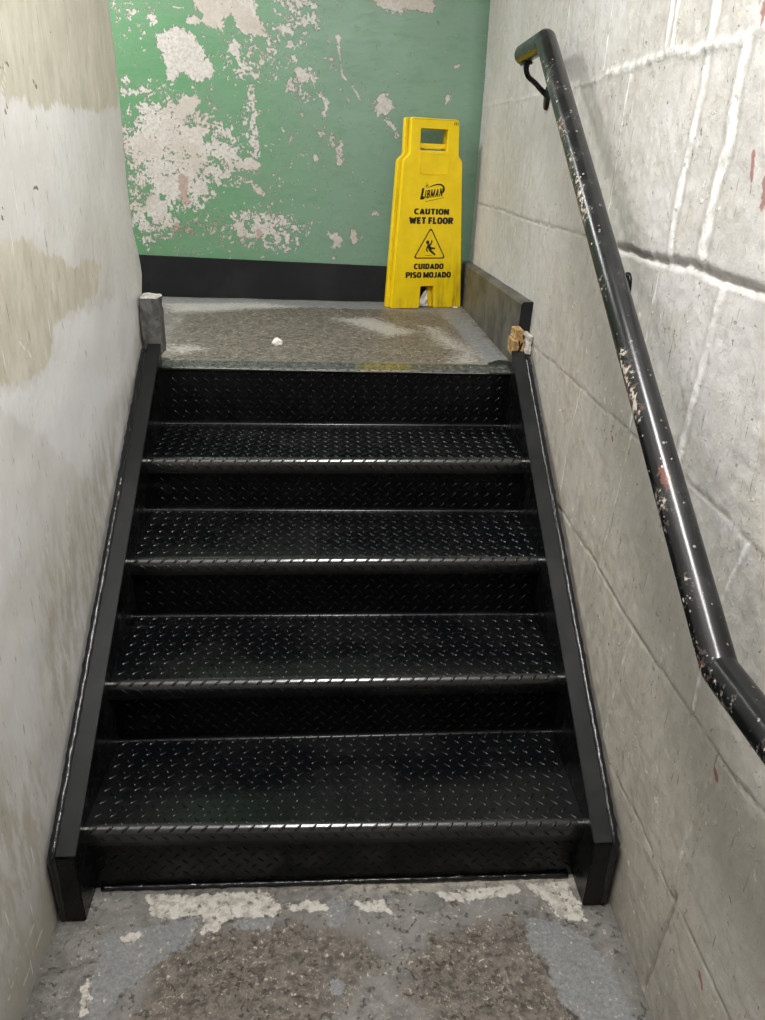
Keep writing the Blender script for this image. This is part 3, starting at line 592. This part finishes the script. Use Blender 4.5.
for k in range(1, 6):
    y = (k-1)*G+OV; zb, zt = (k-1)*R, k*R
    bl, br = DZ[k-1][2:] if k > 1 else (0, 0); tl, tr = DZ[k][:2]
    if k < 5: path = [(y, zb+.002), (y, (zb+zt)/2), (y, zt-.004)]
    else:
        r = .006; path = [(y, zb+.002), (y, (zb+zt)/2), (y, zt-.012), (y, zt-r-.002)]+arc(y+r, zt-r+.0015, r, 180, 90, 5)
        path += [(y+.03, zt+.0015), (y+.078, zt+.0015)]
    def dz(V, y0, y1, z0, z1, bl=bl, br=br, tl=tl, tr=tr):
        a = np.clip((V[:, 0]+HALF)/(2*HALF), 0, 1); b = np.clip((V[:, 2]-z0)/(z1-z0), 0, 1)
        return (bl*(1-a)+br*a)*(1-b)+(tl*(1-a)+tr*a)*b
    if k < 5: plate('riser', resample(path, .05), HALF, .016, dz, stairs, mat=M_RISER, row=.032)
    else:
        i = next(i for i, p in enumerate(path) if p[1] >= zt-.0085)
        plate('riser', path[:i+1], HALF, .016, dz, stairs, mat=M_RISER, row=.032)
        plate('landing_nosing', resample(path[i:], .03), HALF, .03, dz, stairs, mat=M_STRIP)

def flange_z(y): return R+HF+SLOPE*y
YF, YT = -.062, 1.064
def tube(pts, rad, seg=20, jitter=0, seed=0, flat=1.0, caps=True):
    pts = [Vector(p) for p in pts]; V = []; F = []; rings = []
    up = Vector((1, 0, 0)); tl = 0
    for i, p in enumerate(pts):
        d0 = (p-pts[i-1]).normalized() if i else (pts[1]-p).normalized(); d1 = (pts[i+1]-p).normalized() if i < len(pts)-1 else d0
        t = (d0+d1).normalized(); k = 1/max(.5, t.dot(d1)); bis = (d1-d0)
        s = up - t*up.dot(t)
        if s.length < 1e-4: s = Vector((0, 0, 1))-t*t.z
        s.normalize(); b = t.cross(s)
        r = rad(i) if callable(rad) else rad
        for a in range(seg):
            an = 2*math.pi*a/seg; q = s*math.cos(an)*r+b*math.sin(an)*r*flat
            if bis.length > 1e-5:
                bn = bis.normalized(); q += bn*q.dot(bn)*(k-1)
            if jitter: q *= 1+jitter*mnoise.noise((p+q)*120+Vector((seed, 0, 0)))
            V.append(p+q)
    n = len(pts)
    for i in range(n-1):
        for a in range(seg): F.append((i*seg+a, i*seg+(a+1) % seg, (i+1)*seg+(a+1) % seg, (i+1)*seg+a))
    if caps: F.append(tuple(range(seg))[::-1]); F.append(tuple((n-1)*seg+a for a in range(seg)))
    return V, F
def lerp_path(pts, d):
    out = [Vector(pts[0])]
    for a, b in zip(pts[:-1], pts[1:]):
        a, b = Vector(a), Vector(b); n = max(1, int((b-a).length/d))
        out += [a.lerp(b, i/n) for i in range(1, n+1)]
    return out
for sgn in (-1, 1):
    xi = sgn*W/2
    bm = bmesh.new()
    poly = [(YF, .001), (YF, flange_z(YF)-.002), (YT, flange_z(YT)-.002), (YT, ZL-.2), (.40, .001)]
    prism(bm, poly, xi, xi+sgn*.008)
    st = link('stringer', bm_mesh('stringer', bm), M_GLOSS, stairs)
    bm = bmesh.new()                                 # sloping top flange and plumb front plate
    dn = .009/math.cos(math.atan(SLOPE))
    poly = [(YF-.001, flange_z(YF)), (YT, flange_z(YT)), (YT, flange_z(YT)-dn), (YF+.008, flange_z(YF+.008)-dn)]
    prism(bm, poly, xi-sgn*.0015, xi+sgn*.037)
    bmesh.ops.bevel(bm, geom=list(bm.edges), offset=.0016, segments=2, affect='EDGES')
    link('flange', bm_mesh('flange', bm), M_FLANGE, st)
    bm = bmesh.new(); add_box(bm, (min(xi-sgn*.001, xi+sgn*.038), YF-.003, .0005), (max(xi-sgn*.001, xi+sgn*.038), YF+.006, flange_z(YF)-.003), .002)
    link('end_plate', bm_mesh('end_plate', bm), M_GLOSS, st)
    xb = xi+sgn*.0425
    pts = lerp_path([(xb, YF+.004, .004), (xb, YF+.001, flange_z(YF)-.006), (xb, YT-.02, flange_z(YT-.02)-.004)], .012)
    V, F = tube(pts, lambda i: .0095 if i > 12 else .0085, 10, .28, sgn*3)
    o = link('sealant_bead', mesh_np('bead', V, F, True), M_BEAD, st)
pts = lerp_path([(-W/2+.012, OV-.004, .004), (W/2-.012, OV-.004, .004)], .008)
V, F = tube(pts, lambda i: .0062+.0022*mnoise.noise(Vector((i*.37, 0, 0))), 8, .3, 5)
link('weld_bead', mesh_np('weld', V, F, True), M_BEAD, stairs)

# ------------------------------------------------------------------ handrail
RX = .4555; RR = .0244
B0, B1 = (RX, -.3418, .8055), (RX, .9704, 1.6679)
rail = empty('handrail', (RX, .30, 1.2), 'black pipe handrail with chipped paint on the white block wall', 'handrail')
def at_rail(p): return Vector(p)-rail.location
def bend(a, b, c, r, n=5):                           # rounded corner between two straight runs
    a, b, c = map(Vector, (a, b, c)); u = (a-b).normalized(); w = (c-b).normalized()
    h = u.angle(w)/2; d = r/math.tan(h); o = b+(u+w).normalized()*r/math.sin(h)
    p0, p1 = b+u*d-o, b+w*d-o; ang = p0.angle(p1)
    return [o+p0.lerp(p1, 0)*(math.sin((1-i/n)*ang)/math.sin(ang))+p1*(math.sin(i/n*ang)/math.sin(ang)) for i in range(n+1)]
P_low, P_up = (RX, -1.25, .806), (RX, 1.206, 1.662)
path = [Vector(P_low)]+bend(P_low, B0, B1, .03, 3)+bend(B0, B1, P_up, .022, 5)+[Vector(P_up)]
path = lerp_path(path, .01)
V, F = tube([at_rail(p) for p in path], RR, 40)
# domed cap at the upper end
me = mesh_np('pipe', V, F, True)
wear = []; rust = []; olive = []
for i, p in enumerate(path):
    t = path[min(i+1, len(path)-1)]-path[max(i-1, 0)]; t.normalize()
    for a in range(40):
        q = Vector(V[i*40+a])+rail.location-p; q.normalize()
        face = q.dot(Vector((-.93, -.2, -.30)))      # side towards the stairs, slightly underneath
        wv = max(0, (face-.35)/.65); y = p.y
        along = .55+.45*math.sin(y*9+1)*math.sin(y*23)
        if y > .9: along *= .3
        wear.append(wv**.7*along+ (.12 if q.z > .2 and y < .9 and q.x < .4 else 0))
        rust.append(max(0, 1-math.hypot((y+.10)/.035, (q.dot(Vector((-.55, -.4, .73)))-1)/.10)))
        olive.append(max(0, min(1, (y-1.02)/.04))*(1 if q.x < .3 else 0))
setattr_(me, 'wear', wear); setattr_(me, 'rust', rust); setattr_(me, 'olive', olive)
link('pipe', me, M_RAIL, rail)
def bracket(y, zrail, yw, zw):
    pts = [Vector((RX+.004, y, zrail-RR+.003)), Vector((RX+.003, y+.003, zrail-RR-.012)), Vector((RX+.012, y+.006, zrail-RR-.030)), Vector((RX+.034, (y+yw)/2, zrail-RR-.042)), Vector((XR-.02, yw, (zw+zrail-RR-.042)/2)), Vector((XR-.004, yw, zw+.006))]
    fine = []
    for i in range(len(pts)-1):
        p0, p1, p2, p3 = pts[max(i-1, 0)], pts[i], pts[i+1], pts[min(i+2, len(pts)-1)]
        for k in range(5):
            t = k/5; fine.append(.5*((2*p1)+(p2-p0)*t+(2*p0-5*p1+4*p2-p3)*t*t+(3*p1-p0-3*p2+p3)*t**3))
    fine.append(pts[-1])
    V, F = tube([at_rail(p) for p in fine], lambda i: .0085-.002*math.sin(i/len(fine)*math.pi), 12)
    br = link('bracket', mesh_np('bracket', V, F, True), M_GLOSS, rail)
    bm = bmesh.new(); m = Matrix.Translation(at_rail((XR-.004, yw, zw)))@Matrix.Rotation(math.pi/2, 4, 'Y')@Matrix.Diagonal((1.35, 1, 1, 1))
    bmesh.ops.create_cone(bm, cap_ends=True, segments=28, radius1=.0225, radius2=.0225, depth=.009, matrix=m)
    bmesh.ops.bevel(bm, geom=[e for e in bm.edges if e.calc_face_angle(0) > 1], offset=.002, segments=2, affect='EDGES')
    link('wall_plate', bm_mesh('wall_plate', bm, True), M_GLOSS, br)
    bm = bmesh.new(); add_box(bm, tuple(at_rail((RX-.012, y-.028, zrail-RR-.004))), tuple(at_rail((RX+.014, y+.028, zrail-RR+.004))), .003)
    link('saddle', bm_mesh('saddle', bm), M_GLOSS, br)
bracket(1.165, 1.662, 1.2015, 1.562)
bracket(.41, B0[2]+(.41-B0[1])*.657, .402, 1.180)

# ------------------------------------------------------------------ wet floor sign
EX = Vector((.9696, .2447, 0)); UP = Vector((-.004, .017, 1)).normalized(); NR = UP.cross(EX).normalized(); UP = EX.cross(NR).normalized()
sign = empty('wet_floor_sign', (.19416, 2.05897, ZL+.0015), 'yellow folding wet floor caution sign standing in the landing corner', 'sign')
sign.matrix_world = Matrix.Translation((.19416, 2.05897, ZL+.0015))@Matrix((EX, NR, UP)).transposed().to_4x4()
def spline2d(cu, pts):
    s = cu.splines.new('POLY'); s.points.add(len(pts)-1)
    for p, q in zip(s.points, pts): p.co = (q[0], q[1], 0, 1)
    s.use_cyclic_u = True
def rounded(pts, r, n=4):
    out = []; N = len(pts)
    for i in range(N):
        a, b, c = Vector(pts[i-1]), Vector(pts[i]), Vector(pts[(i+1) % N])
        rr = r[i] if isinstance(r, (list, tuple)) else r
        u, w = (a-b), (c-b); d = min(rr, u.length*.45, w.length*.45)
        p0, p1 = b+u.normalized()*d, b+w.normalized()*d
        for k in range(n+1):
            t = k/n; out.append(tuple((1-t)**2*p0+2*t*(1-t)*b+t*t*p1))
    return out
def curve_mesh(name, loops, extrude, bevel=0):
    cu = bpy.data.curves.new(name, 'CURVE'); cu.dimensions = '2D'; cu.fill_mode = 'BOTH'; cu.extrude = extrude; cu.bevel_depth = bevel; cu.bevel_resolution = 1
    for l in loops: spline2d(cu, l)
    o = bpy.data.objects.new(name, cu); COL.objects.link(o); dg = bpy.context.evaluated_depsgraph_get(); dg.update()
    me = bpy.data.meshes.new_from_object(o.evaluated_get(dg)); bpy.data.objects.remove(o); bpy.data.curves.remove(cu)
    return me
def to_panel(me, y):                                 # curve XY plane -> sign x/z plane, at depth y
    for v in me.vertices: v.co = (v.co.x, y-v.co.z, v.co.y)
    me.update(); return me
outer = [(.0, 0), (.119, 0), (.122, .087), (.182, .088), (.188, 0), (.3057, 0), (.2722, .556), (.2560, .574), (.2500, .698), (.0590, .703), (.0570, .577), (.0332, .556)]
outl = rounded(outer, [.004, .003, .006, .006, .003, .004, .008, .008, .006, .006, .008, .008])
hole = rounded([(.0943, .590), (.2091, .590), (.2091, .669), (.0943, .669)], .006)
T = .026
me = to_panel(curve_mesh('front_panel', [outl, hole], T/2-.002, .002), T/2)
front = link('front_panel', me, M_YEL, sign)
hole_b = rounded([(.0943, .590), (.2260, .590), (.2260, .669), (.0943, .669)], .006)
me = to_panel(curve_mesh('back_panel', [outl, hole_b], T/2-.002, .002), 0)
back = link('back_panel', me, M_YEL, sign)
back.location = (-.013, .050, .7); back.rotation_euler = (-math.radians(.6), 0, 0)
for v in me.vertices: v.co.z -= .70
bm = bmesh.new(); add_box(bm, (.090, .020, .600), (.212, .028, .617), .002); add_box(bm, (.118, .016, .598), (.190, .024, .614), .002)
link('handle_bar', bm_mesh('handle_bar', bm), M_YEL, sign)
bm = bmesh.new(); add_box(bm, (.062, .012, .690), (.247, .060, .7035), .003)
link('hinge', bm_mesh('hinge', bm), M_YEL, sign)
rec = rounded([(.096, .582), (.096, .508), (.2165, .508), (.2165, .582)], [.002, .016, .016, .002]); rec2 = rounded([(.0985, .5805), (.0985, .5105), (.214, .5105), (.214, .5805)], [.002, .014, .014, .002])
link('embossed_frame', to_panel(curve_mesh('frame', [rec, rec2], .0016), -.0010), M_YEL, front)
# condensed heavy lettering drawn stroke by stroke: centre lines in a unit cell, thickened
def cv(cx, cy, rx, ry, a0, a1, n=14, e=.75):
    o = []
    for k in range(n+1):
        a = math.radians(a0+(a1-a0)*k/n); c, q = math.cos(a), math.sin(a)
        o.append((cx+rx*math.copysign(abs(c)**e, c), cy+ry*math.copysign(abs(q)**e, q)))
    return o
LT = .105
l0, l1, lm = LT, 1-LT, .5
GLY = {'C': (.52, [cv(.30, .5, .30-LT*.6, .5-LT, 50, 310)]), 'O': (.56, [cv(.28, .5, .28-LT*.6, .5-LT, 0, 360, 24)]),
 'A': (.58, [[(LT*.6, 0), (.29, 1-LT*.4), (.58-LT*.6, 0)], [(.14, .28), (.44, .28)]]), 'U': (.54, [[(LT*.7, 1), (LT*.7, .34)]+cv(.27, .34, .27-LT*.7, .34-LT, 180, 360, 10, .9)+[(.54-LT*.7, .34), (.54-LT*.7, 1)]]),
 'T': (.50, [[(0, l1), (.50, l1)], [(.25, 0), (.25, 1)]]), 'I': (.20, [[(.10, 0), (.10, 1)]]), 'N': (.56, [[(LT*.7, 0), (LT*.7, 1)], [(LT*.7, .97), (.56-LT*.7, .03)], [(.56-LT*.7, 0), (.56-LT*.7, 1)]]),
 'W': (.82, [[(LT*.6, 1), (.23, .02), (.41, .86), (.59, .02), (.82-LT*.6, 1)]]), 'E': (.44, [[(LT*.7, 0), (LT*.7, 1)], [(0, l1), (.44, l1)], [(0, .5), (.40, .5)], [(0, l0), (.44, l0)]]),
 'F': (.43, [[(LT*.7, 0), (LT*.7, 1)], [(0, l1), (.43, l1)], [(0, .5), (.39, .5)]]), 'L': (.42, [[(LT*.7, 0), (LT*.7, 1)], [(0, l0), (.42, l0)]]),
 'R': (.54, [[(LT*.7, 0), (LT*.7, 1)], [(LT*.7, l1)]+cv(.26, .70, .22, .30-LT, 90, -90, 10)+[(LT*.7, .40+LT)], [(.27, .46), (.54-LT*.5, 0)]]),
 'D': (.54, [[(LT*.7, 0), (LT*.7, 1)], [(LT*.7, l1)]+cv(.22, .5, .32-LT*.7, .5-LT, 90, -90, 14)+[(LT*.7, l0)]]),
 'P': (.52, [[(LT*.7, 0), (LT*.7, 1)], [(LT*.7, l1)]+cv(.26, .68, .22, .32-LT, 90, -90, 10)+[(LT*.7, .36+LT)]]),
 'S': (.48, [cv(.24, .73, .24-LT*.6, .27-LT*.9, 25, 250, 12, .9)[:-1]+cv(.24, .29, .24-LT*.6, .29-LT, 80, -155, 12, .9)]),
 'M': (.72, [[(LT*.7, 0), (LT*.7, 1)], [(LT*.7, .95), (.36, .12), (.72-LT*.7, .95)], [(.72-LT*.7, 0), (.72-LT*.7, 1)]]),
 'J': (.36, [[(.36-LT*.7, 1), (.36-LT*.7, .30)]+cv(.14, .30, .22-LT*.7, .30-LT, 0, -150, 8, .9)]),
 'B': (.54, [[(LT*.7, 0), (LT*.7, 1)], [(LT*.7, l1)]+cv(.24, .73, .22, .27-LT, 90, -90, 10)+[(LT*.7, .53)], [(LT*.7, .50)]+cv(.26, .27, .24, .27-LT, 90, -90, 10)+[(LT*.7, l0)]])}
def text_mesh(txt, x0, x1, z0, z1, heavy=1.3, shear=0.0, rot=0.0, gap=.15, y=-.0006):
    V = []; F = []; pen = 0
    for ch in txt:
        if ch == ' ': pen += .24; continue
        w, strokes = GLY[ch]; parts = []
        for st in strokes:                               # break the pen line at sharp corners
            cur = [st[0]]
            for i in range(1, len(st)):
                cur.append(st[i])
                if i < len(st)-1 and (Vector(st[i])-Vector(st[i-1])).length > .1 and (Vector(st[i+1])-Vector(st[i])).length > .1: parts.append(cur); cur = [st[i]]
            parts.append(cur)
        for st in parts:
            closed = math.dist(st[0], st[-1]) < 1e-6
            n = len(st); r = LT*heavy
            L, Rr = [], []
            for i, q in enumerate(st):
                a = Vector(st[i-1] if i else (st[-2] if closed else st[0])); b = Vector(st[i+1] if i < n-1 else (st[1] if closed else st[-1])); p = Vector(q)
                d0 = (p-a).normalized() if (p-a).length > 1e-6 else (b-p).normalized(); d1 = (b-p).normalized() if (b-p).length > 1e-6 else d0
                t = (d0+d1).normalized(); k = r/max(.45, t.dot(d0)); nv = Vector((-t.y, t.x))*k
                L.append(p+nv); Rr.append(p-nv)
            b0 = len(V)
            for a, b in zip(L, Rr): V.append((a.x+pen, a.y)); V.append((b.x+pen, b.y))
            for i in range(n-1): F.append((b0+2*i, b0+2*i+1, b0+2*i+3, b0+2*i+2))
        pen += w+gap
    pen -= gap; out = []
    for vx, vz in V:
        vz = min(max(vz, -.02), 1.02); x = x0+(vx+shear*vz)/(pen+shear)*(x1-x0); out.append((x, y, z0+vz*(z1-z0)+(x-x0)*math.tan(rot)))
    return mesh_np('lettering', out, F)
def letters(name, txt, *a, **k): return link(name, text_mesh(txt, *a, **k), M_INK, front)
letters('lettering', 'CAUTION', .0835, .2285, .362, .3835)
letters('lettering', 'WET FLOOR', .0640, .2480, .3270, .3515)
letters('lettering', 'CUIDADO', .0920, .2185, .1535, .1750)
letters('lettering', 'PISO MOJADO', .0580, .2530, .1195, .1420)
tri = [(.1561, .316), (.0855, .1945), (.2267, .1945)]
def inset(p, k): c = (.1561, .235); return [(c[0]+(x-c[0])*k, c[1]+(z-c[1])*k) for x, z in p]
link('warning_triangle', to_panel(curve_mesh('tri', [rounded(tri, .016, 6), rounded(inset(tri, .895), .012, 6)], .0004), -.0004), M_INK, front)
def blob(cx, cz, rx, rz, n=16, rot=0): return [(cx+rx*math.cos(2*math.pi*i/n)*math.cos(rot)-rz*math.sin(2*math.pi*i/n)*math.sin(rot), cz+rx*math.cos(2*math.pi*i/n)*math.sin(rot)+rz*math.sin(2*math.pi*i/n)*math.cos(rot)) for i in range(n)]
def limb(p, r):
    L = []; Rr = []
    for i, q in enumerate(p):
        a = Vector(p[max(i-1, 0)]); b = Vector(p[min(i+1, len(p)-1)]); d = (b-a).normalized(); nrm = Vector((-d.y, d.x))*r[i]
        L.append((q[0]+nrm.x, q[1]+nrm.y)); Rr.append((q[0]-nrm.x, q[1]-nrm.y))
    return L+Rr[::-1]
# slipping figure, built from its limbs (overlapping flat shapes kept as separate islands of one ink mesh)
def px(x, y): return (.0873+(x-283)/(552-283)*.138, .196+(410-y)/(410-150)*.118)
shapes = [blob(*px(396, 275), .0072, .0075), limb([px(404, 292), px(408, 312), px(420, 328)], [.0050, .0075, .0065]),
          limb([px(404, 297), px(424, 290), px(430, 274), px(429, 256)], [.003, .0032, .0028, .0022]), limb([px(402, 300), px(393, 320), px(388, 338), px(400, 356)], [.003, .003, .0028, .0024]),
          limb([px(414, 322), px(432, 325), px(462, 326)], [.0048, .0042, .0026]), limb([px(412, 328), px(428, 352), px(446, 366), px(464, 382)], [.0055, .0045, .0038, .003]), limb([px(380, 386), px(410, 386), px(436, 387)], [.0006, .0011, .0006])]
V, F = [], []
for i, sh in enumerate(shapes):
    m_ = to_panel(curve_mesh('s', [sh], .0003), -.0004-.00002*i); b = len(V)
    V += [tuple(v.co) for v in m_.vertices]; F += [tuple(b+j for j in p.vertices) for p in m_.polygons]
link('slipping_figure', mesh_np('figure', V, F), M_INK, front)
# slanted maker's logo with a swoosh
logo = text_mesh('L', .1060, .1275, .4170, .4570, heavy=1.35, shear=.22, rot=.10)
l2 = text_mesh('IBMAN', .1215, .2005, .4205, .4500, heavy=.95, shear=.2, rot=.13, gap=.19)
V = [tuple(v.co) for v in logo.vertices]; F = [tuple(p.vertices) for p in logo.polygons]; b = len(V)
V += [tuple(v.co) for v in l2.vertices]; F += [tuple(b+j for j in p.vertices) for p in l2.polygons]
def add_shape(sh):
    global V, F
    m_ = to_panel(curve_mesh('s', [sh], .0002), -.0005); b = len(V)
    V += [tuple(v.co) for v in m_.vertices]; F += [tuple(b+j for j in p.vertices) for p in m_.polygons]
sw_o = [(.132, .4585), (.150, .4680), (.170, .4745), (.188, .4755), (.200, .4705), (.2065, .4610), (.2060, .4500), (.2010, .4420)]
sw_i = [(.1955, .4440), (.1995, .4520), (.1985, .4610), (.1935, .4670), (.184, .4700), (.168, .4690), (.150, .4640)]
add_shape(sw_o+sw_i)
add_shape([(.1285, .4600), (.1300, .4840), (.1315, .4600)]); add_shape([(.118, .4630), (.1300, .4672), (.143, .4690), (.1300, .4652)]); add_shape([(.122, .4720), (.1305, .4650), (.1375, .4745), (.1300, .4668)])
add_shape([(.126, .4105), (.160, .4165), (.205, .4265), (.205, .4250), (.160, .4150), (.126, .4090)])
link('logo', mesh_np('logo', V, F), M_INK, front)
bm = bmesh.new()
for x in (.231, .2375, .244): add_box(bm, (x, -.0007, .683), (x+.0035, .002, .694), .0003)
add_box(bm, (.064, -.0007, .6985), (.236, .002, .6995))
link('molded_mark', bm_mesh('mark', bm), mat_simple('olive moulded mark', (120,100,20), (150,126,24), 50, .5, .0002), front)

# ------------------------------------------------------------------ loose bits on the landing and the broken edge
def lump(name, loc, size, mat, label, cat, seed, amp=.35, fl=True):
    bm = bmesh.new(); bmesh.ops.create_icosphere(bm, subdivisions=3, radius=1)
    for v in bm.verts:
        n = v.co.normalized(); k = 1+amp*mnoise.noise(n*1.6+Vector((seed, 0, 0)))+.25*amp*mnoise.noise(n*5+Vector((seed, 1, 0)))
        v.co = Vector((n.x*size[0]*k, n.y*size[1]*k, n.z*size[2]*k))
        if v.co.z < -size[2]*.5: v.co.z = -size[2]*.5
        v.co.z += size[2]*.5
    o = link(name, bm_mesh(name, bm, not fl), mat); o.location = loc
    return props(o, label, cat)
lump('plaster_chip', (-.228, 1.355, ZL+.0005), (.0165, .013, .014), M_CHIP, 'white plaster chip lying on the landing floor above the stairs', 'plaster chip', 4)
lump('paint_flake', (.467, 2.112, ZL+.0005), (.011, .006, .003), M_CHIP, 'tiny white flake on the floor at the sign right foot', 'paint flake', 9)
# crumpled paper standing in the notch under the sign
bm = bmesh.new(); bmesh.ops.create_grid(bm, x_segments=12, y_segments=14, size=1)
for v in bm.verts:
    a, b = v.co.x, (v.co.y+1)/2
    x = .026*a*(1-.45*b)+.012*b; z = .066*b*(1-.22*a*a)
    v.co = Vector((x, .010*mnoise.noise(Vector((a*1.7, b*3, 2)))+.006*a*a-.012*b*.3, z))
o = link('paper_scrap', bm_mesh('paper', bm), M_CHIP)
o.matrix_world = Matrix.Translation((.19416, 2.05897, ZL+.002))@Matrix((EX, NR, UP)).transposed().to_4x4()@Matrix.Translation((.150, .033, 0))
props(o, 'crumpled white paper scrap showing through the notch under the yellow sign', 'paper scrap')
wood = empty('wood_block', (.49, 1.085, ZL+.055), 'broken raw wood block wedged under the right baseboard end', 'wood block')
def local(bm, o):
    for v in bm.verts: v.co -= o.location
    return bm
bm = rough_block((.474, 1.062, ZL+.050), (.510, 1.132, ZL+.093), 6, .0028, 5); 
bmb = rough_block((.481, 1.070, ZL+.092), (.505, 1.132, ZL+.122), 5, .0028, 8)
m1 = bm_mesh('splinter', local(bm, wood)); m2 = bm_mesh('splinter', local(bmb, wood))
link('chunk', m1, M_WOOD, wood); link('chunk', m2, M_WOOD, wood)
bm = rough_block((.510, 1.072, ZL+.052), (.534, 1.13, ZL+.108), 5, .005, 11)
link('mortar', bm_mesh('mortar', local(bm, wood)), M_MORT, wood)
bm = bmesh.new()
for a, b in (((.490, 1.060, ZL+.052), (.497, 1.058, ZL+.080)), ((.497, 1.059, ZL+.070), (.502, 1.060, ZL+.088)), ((.497, 1.059, ZL+.072), (.491, 1.059, ZL+.094))):
    V, F = tube([Vector(a)-wood.location, Vector(b)-wood.location], .0022, 6)
    vs = [bm.verts.new(v) for v in V]
    for f in F: bm.faces.new([vs[i] for i in f])
link('dark_splinter', bm_mesh('dark_splinter', bm), M_GLOSS, wood)

# ------------------------------------------------------------------ light
def area(name, loc, sx, sy, power, color=(1, 1, 1), rot=(0, 0, 0)):
    l = bpy.data.lights.new(name, 'AREA'); l.shape = 'RECTANGLE'; l.size = sx; l.size_y = sy; l.energy = power; l.color = color
    o = bpy.data.objects.new(name, l); COL.objects.link(o); o.location = loc; o.rotation_euler = rot
    return o
area('ceiling_lamp', (-.02, -.30, ZC-.03), .25, 1.1, 58, (1, .99, .975))
area('landing_lamp', (-1.15, 1.62, ZC-.03), .5, .5, 34, (1, .99, .975))
w = bpy.data.worlds.new('world'); SC.world = w; w.use_nodes = True
w.node_tree.nodes['Background'].inputs[0].default_value = (.9, .93, 1, 1); w.node_tree.nodes['Background'].inputs[1].default_value = .2

# ------------------------------------------------------------------ camera
yaw, pitch, roll, fpx = map(math.radians, (4.3742, -24.7492, 2.1096, 0)); fpx = 765.23
Fv = Vector((math.sin(yaw)*math.cos(pitch), math.cos(yaw)*math.cos(pitch), math.sin(pitch)))
Rv = Vector((math.cos(yaw), -math.sin(yaw), 0)); Uv = Rv.cross(Fv)
Rr = Rv*math.cos(roll)+Uv*math.sin(roll); Ur = -Rv*math.sin(roll)+Uv*math.cos(roll)
cd = bpy.data.cameras.new('camera'); cam = bpy.data.objects.new('camera', cd); COL.objects.link(cam)
cd.sensor_fit = 'HORIZONTAL'; cd.sensor_width = 36; cd.lens = fpx/765*36; cd.clip_start = .02
cam.matrix_world = Matrix.Translation((-.0564, -1.1369, 1.4007))@Matrix((Rr, Ur, -Fv)).transposed().to_4x4()
SC.camera = cam
SC.view_settings.view_transform = 'Standard'; SC.view_settings.look = 'None'; SC.view_settings.exposure = 0.0
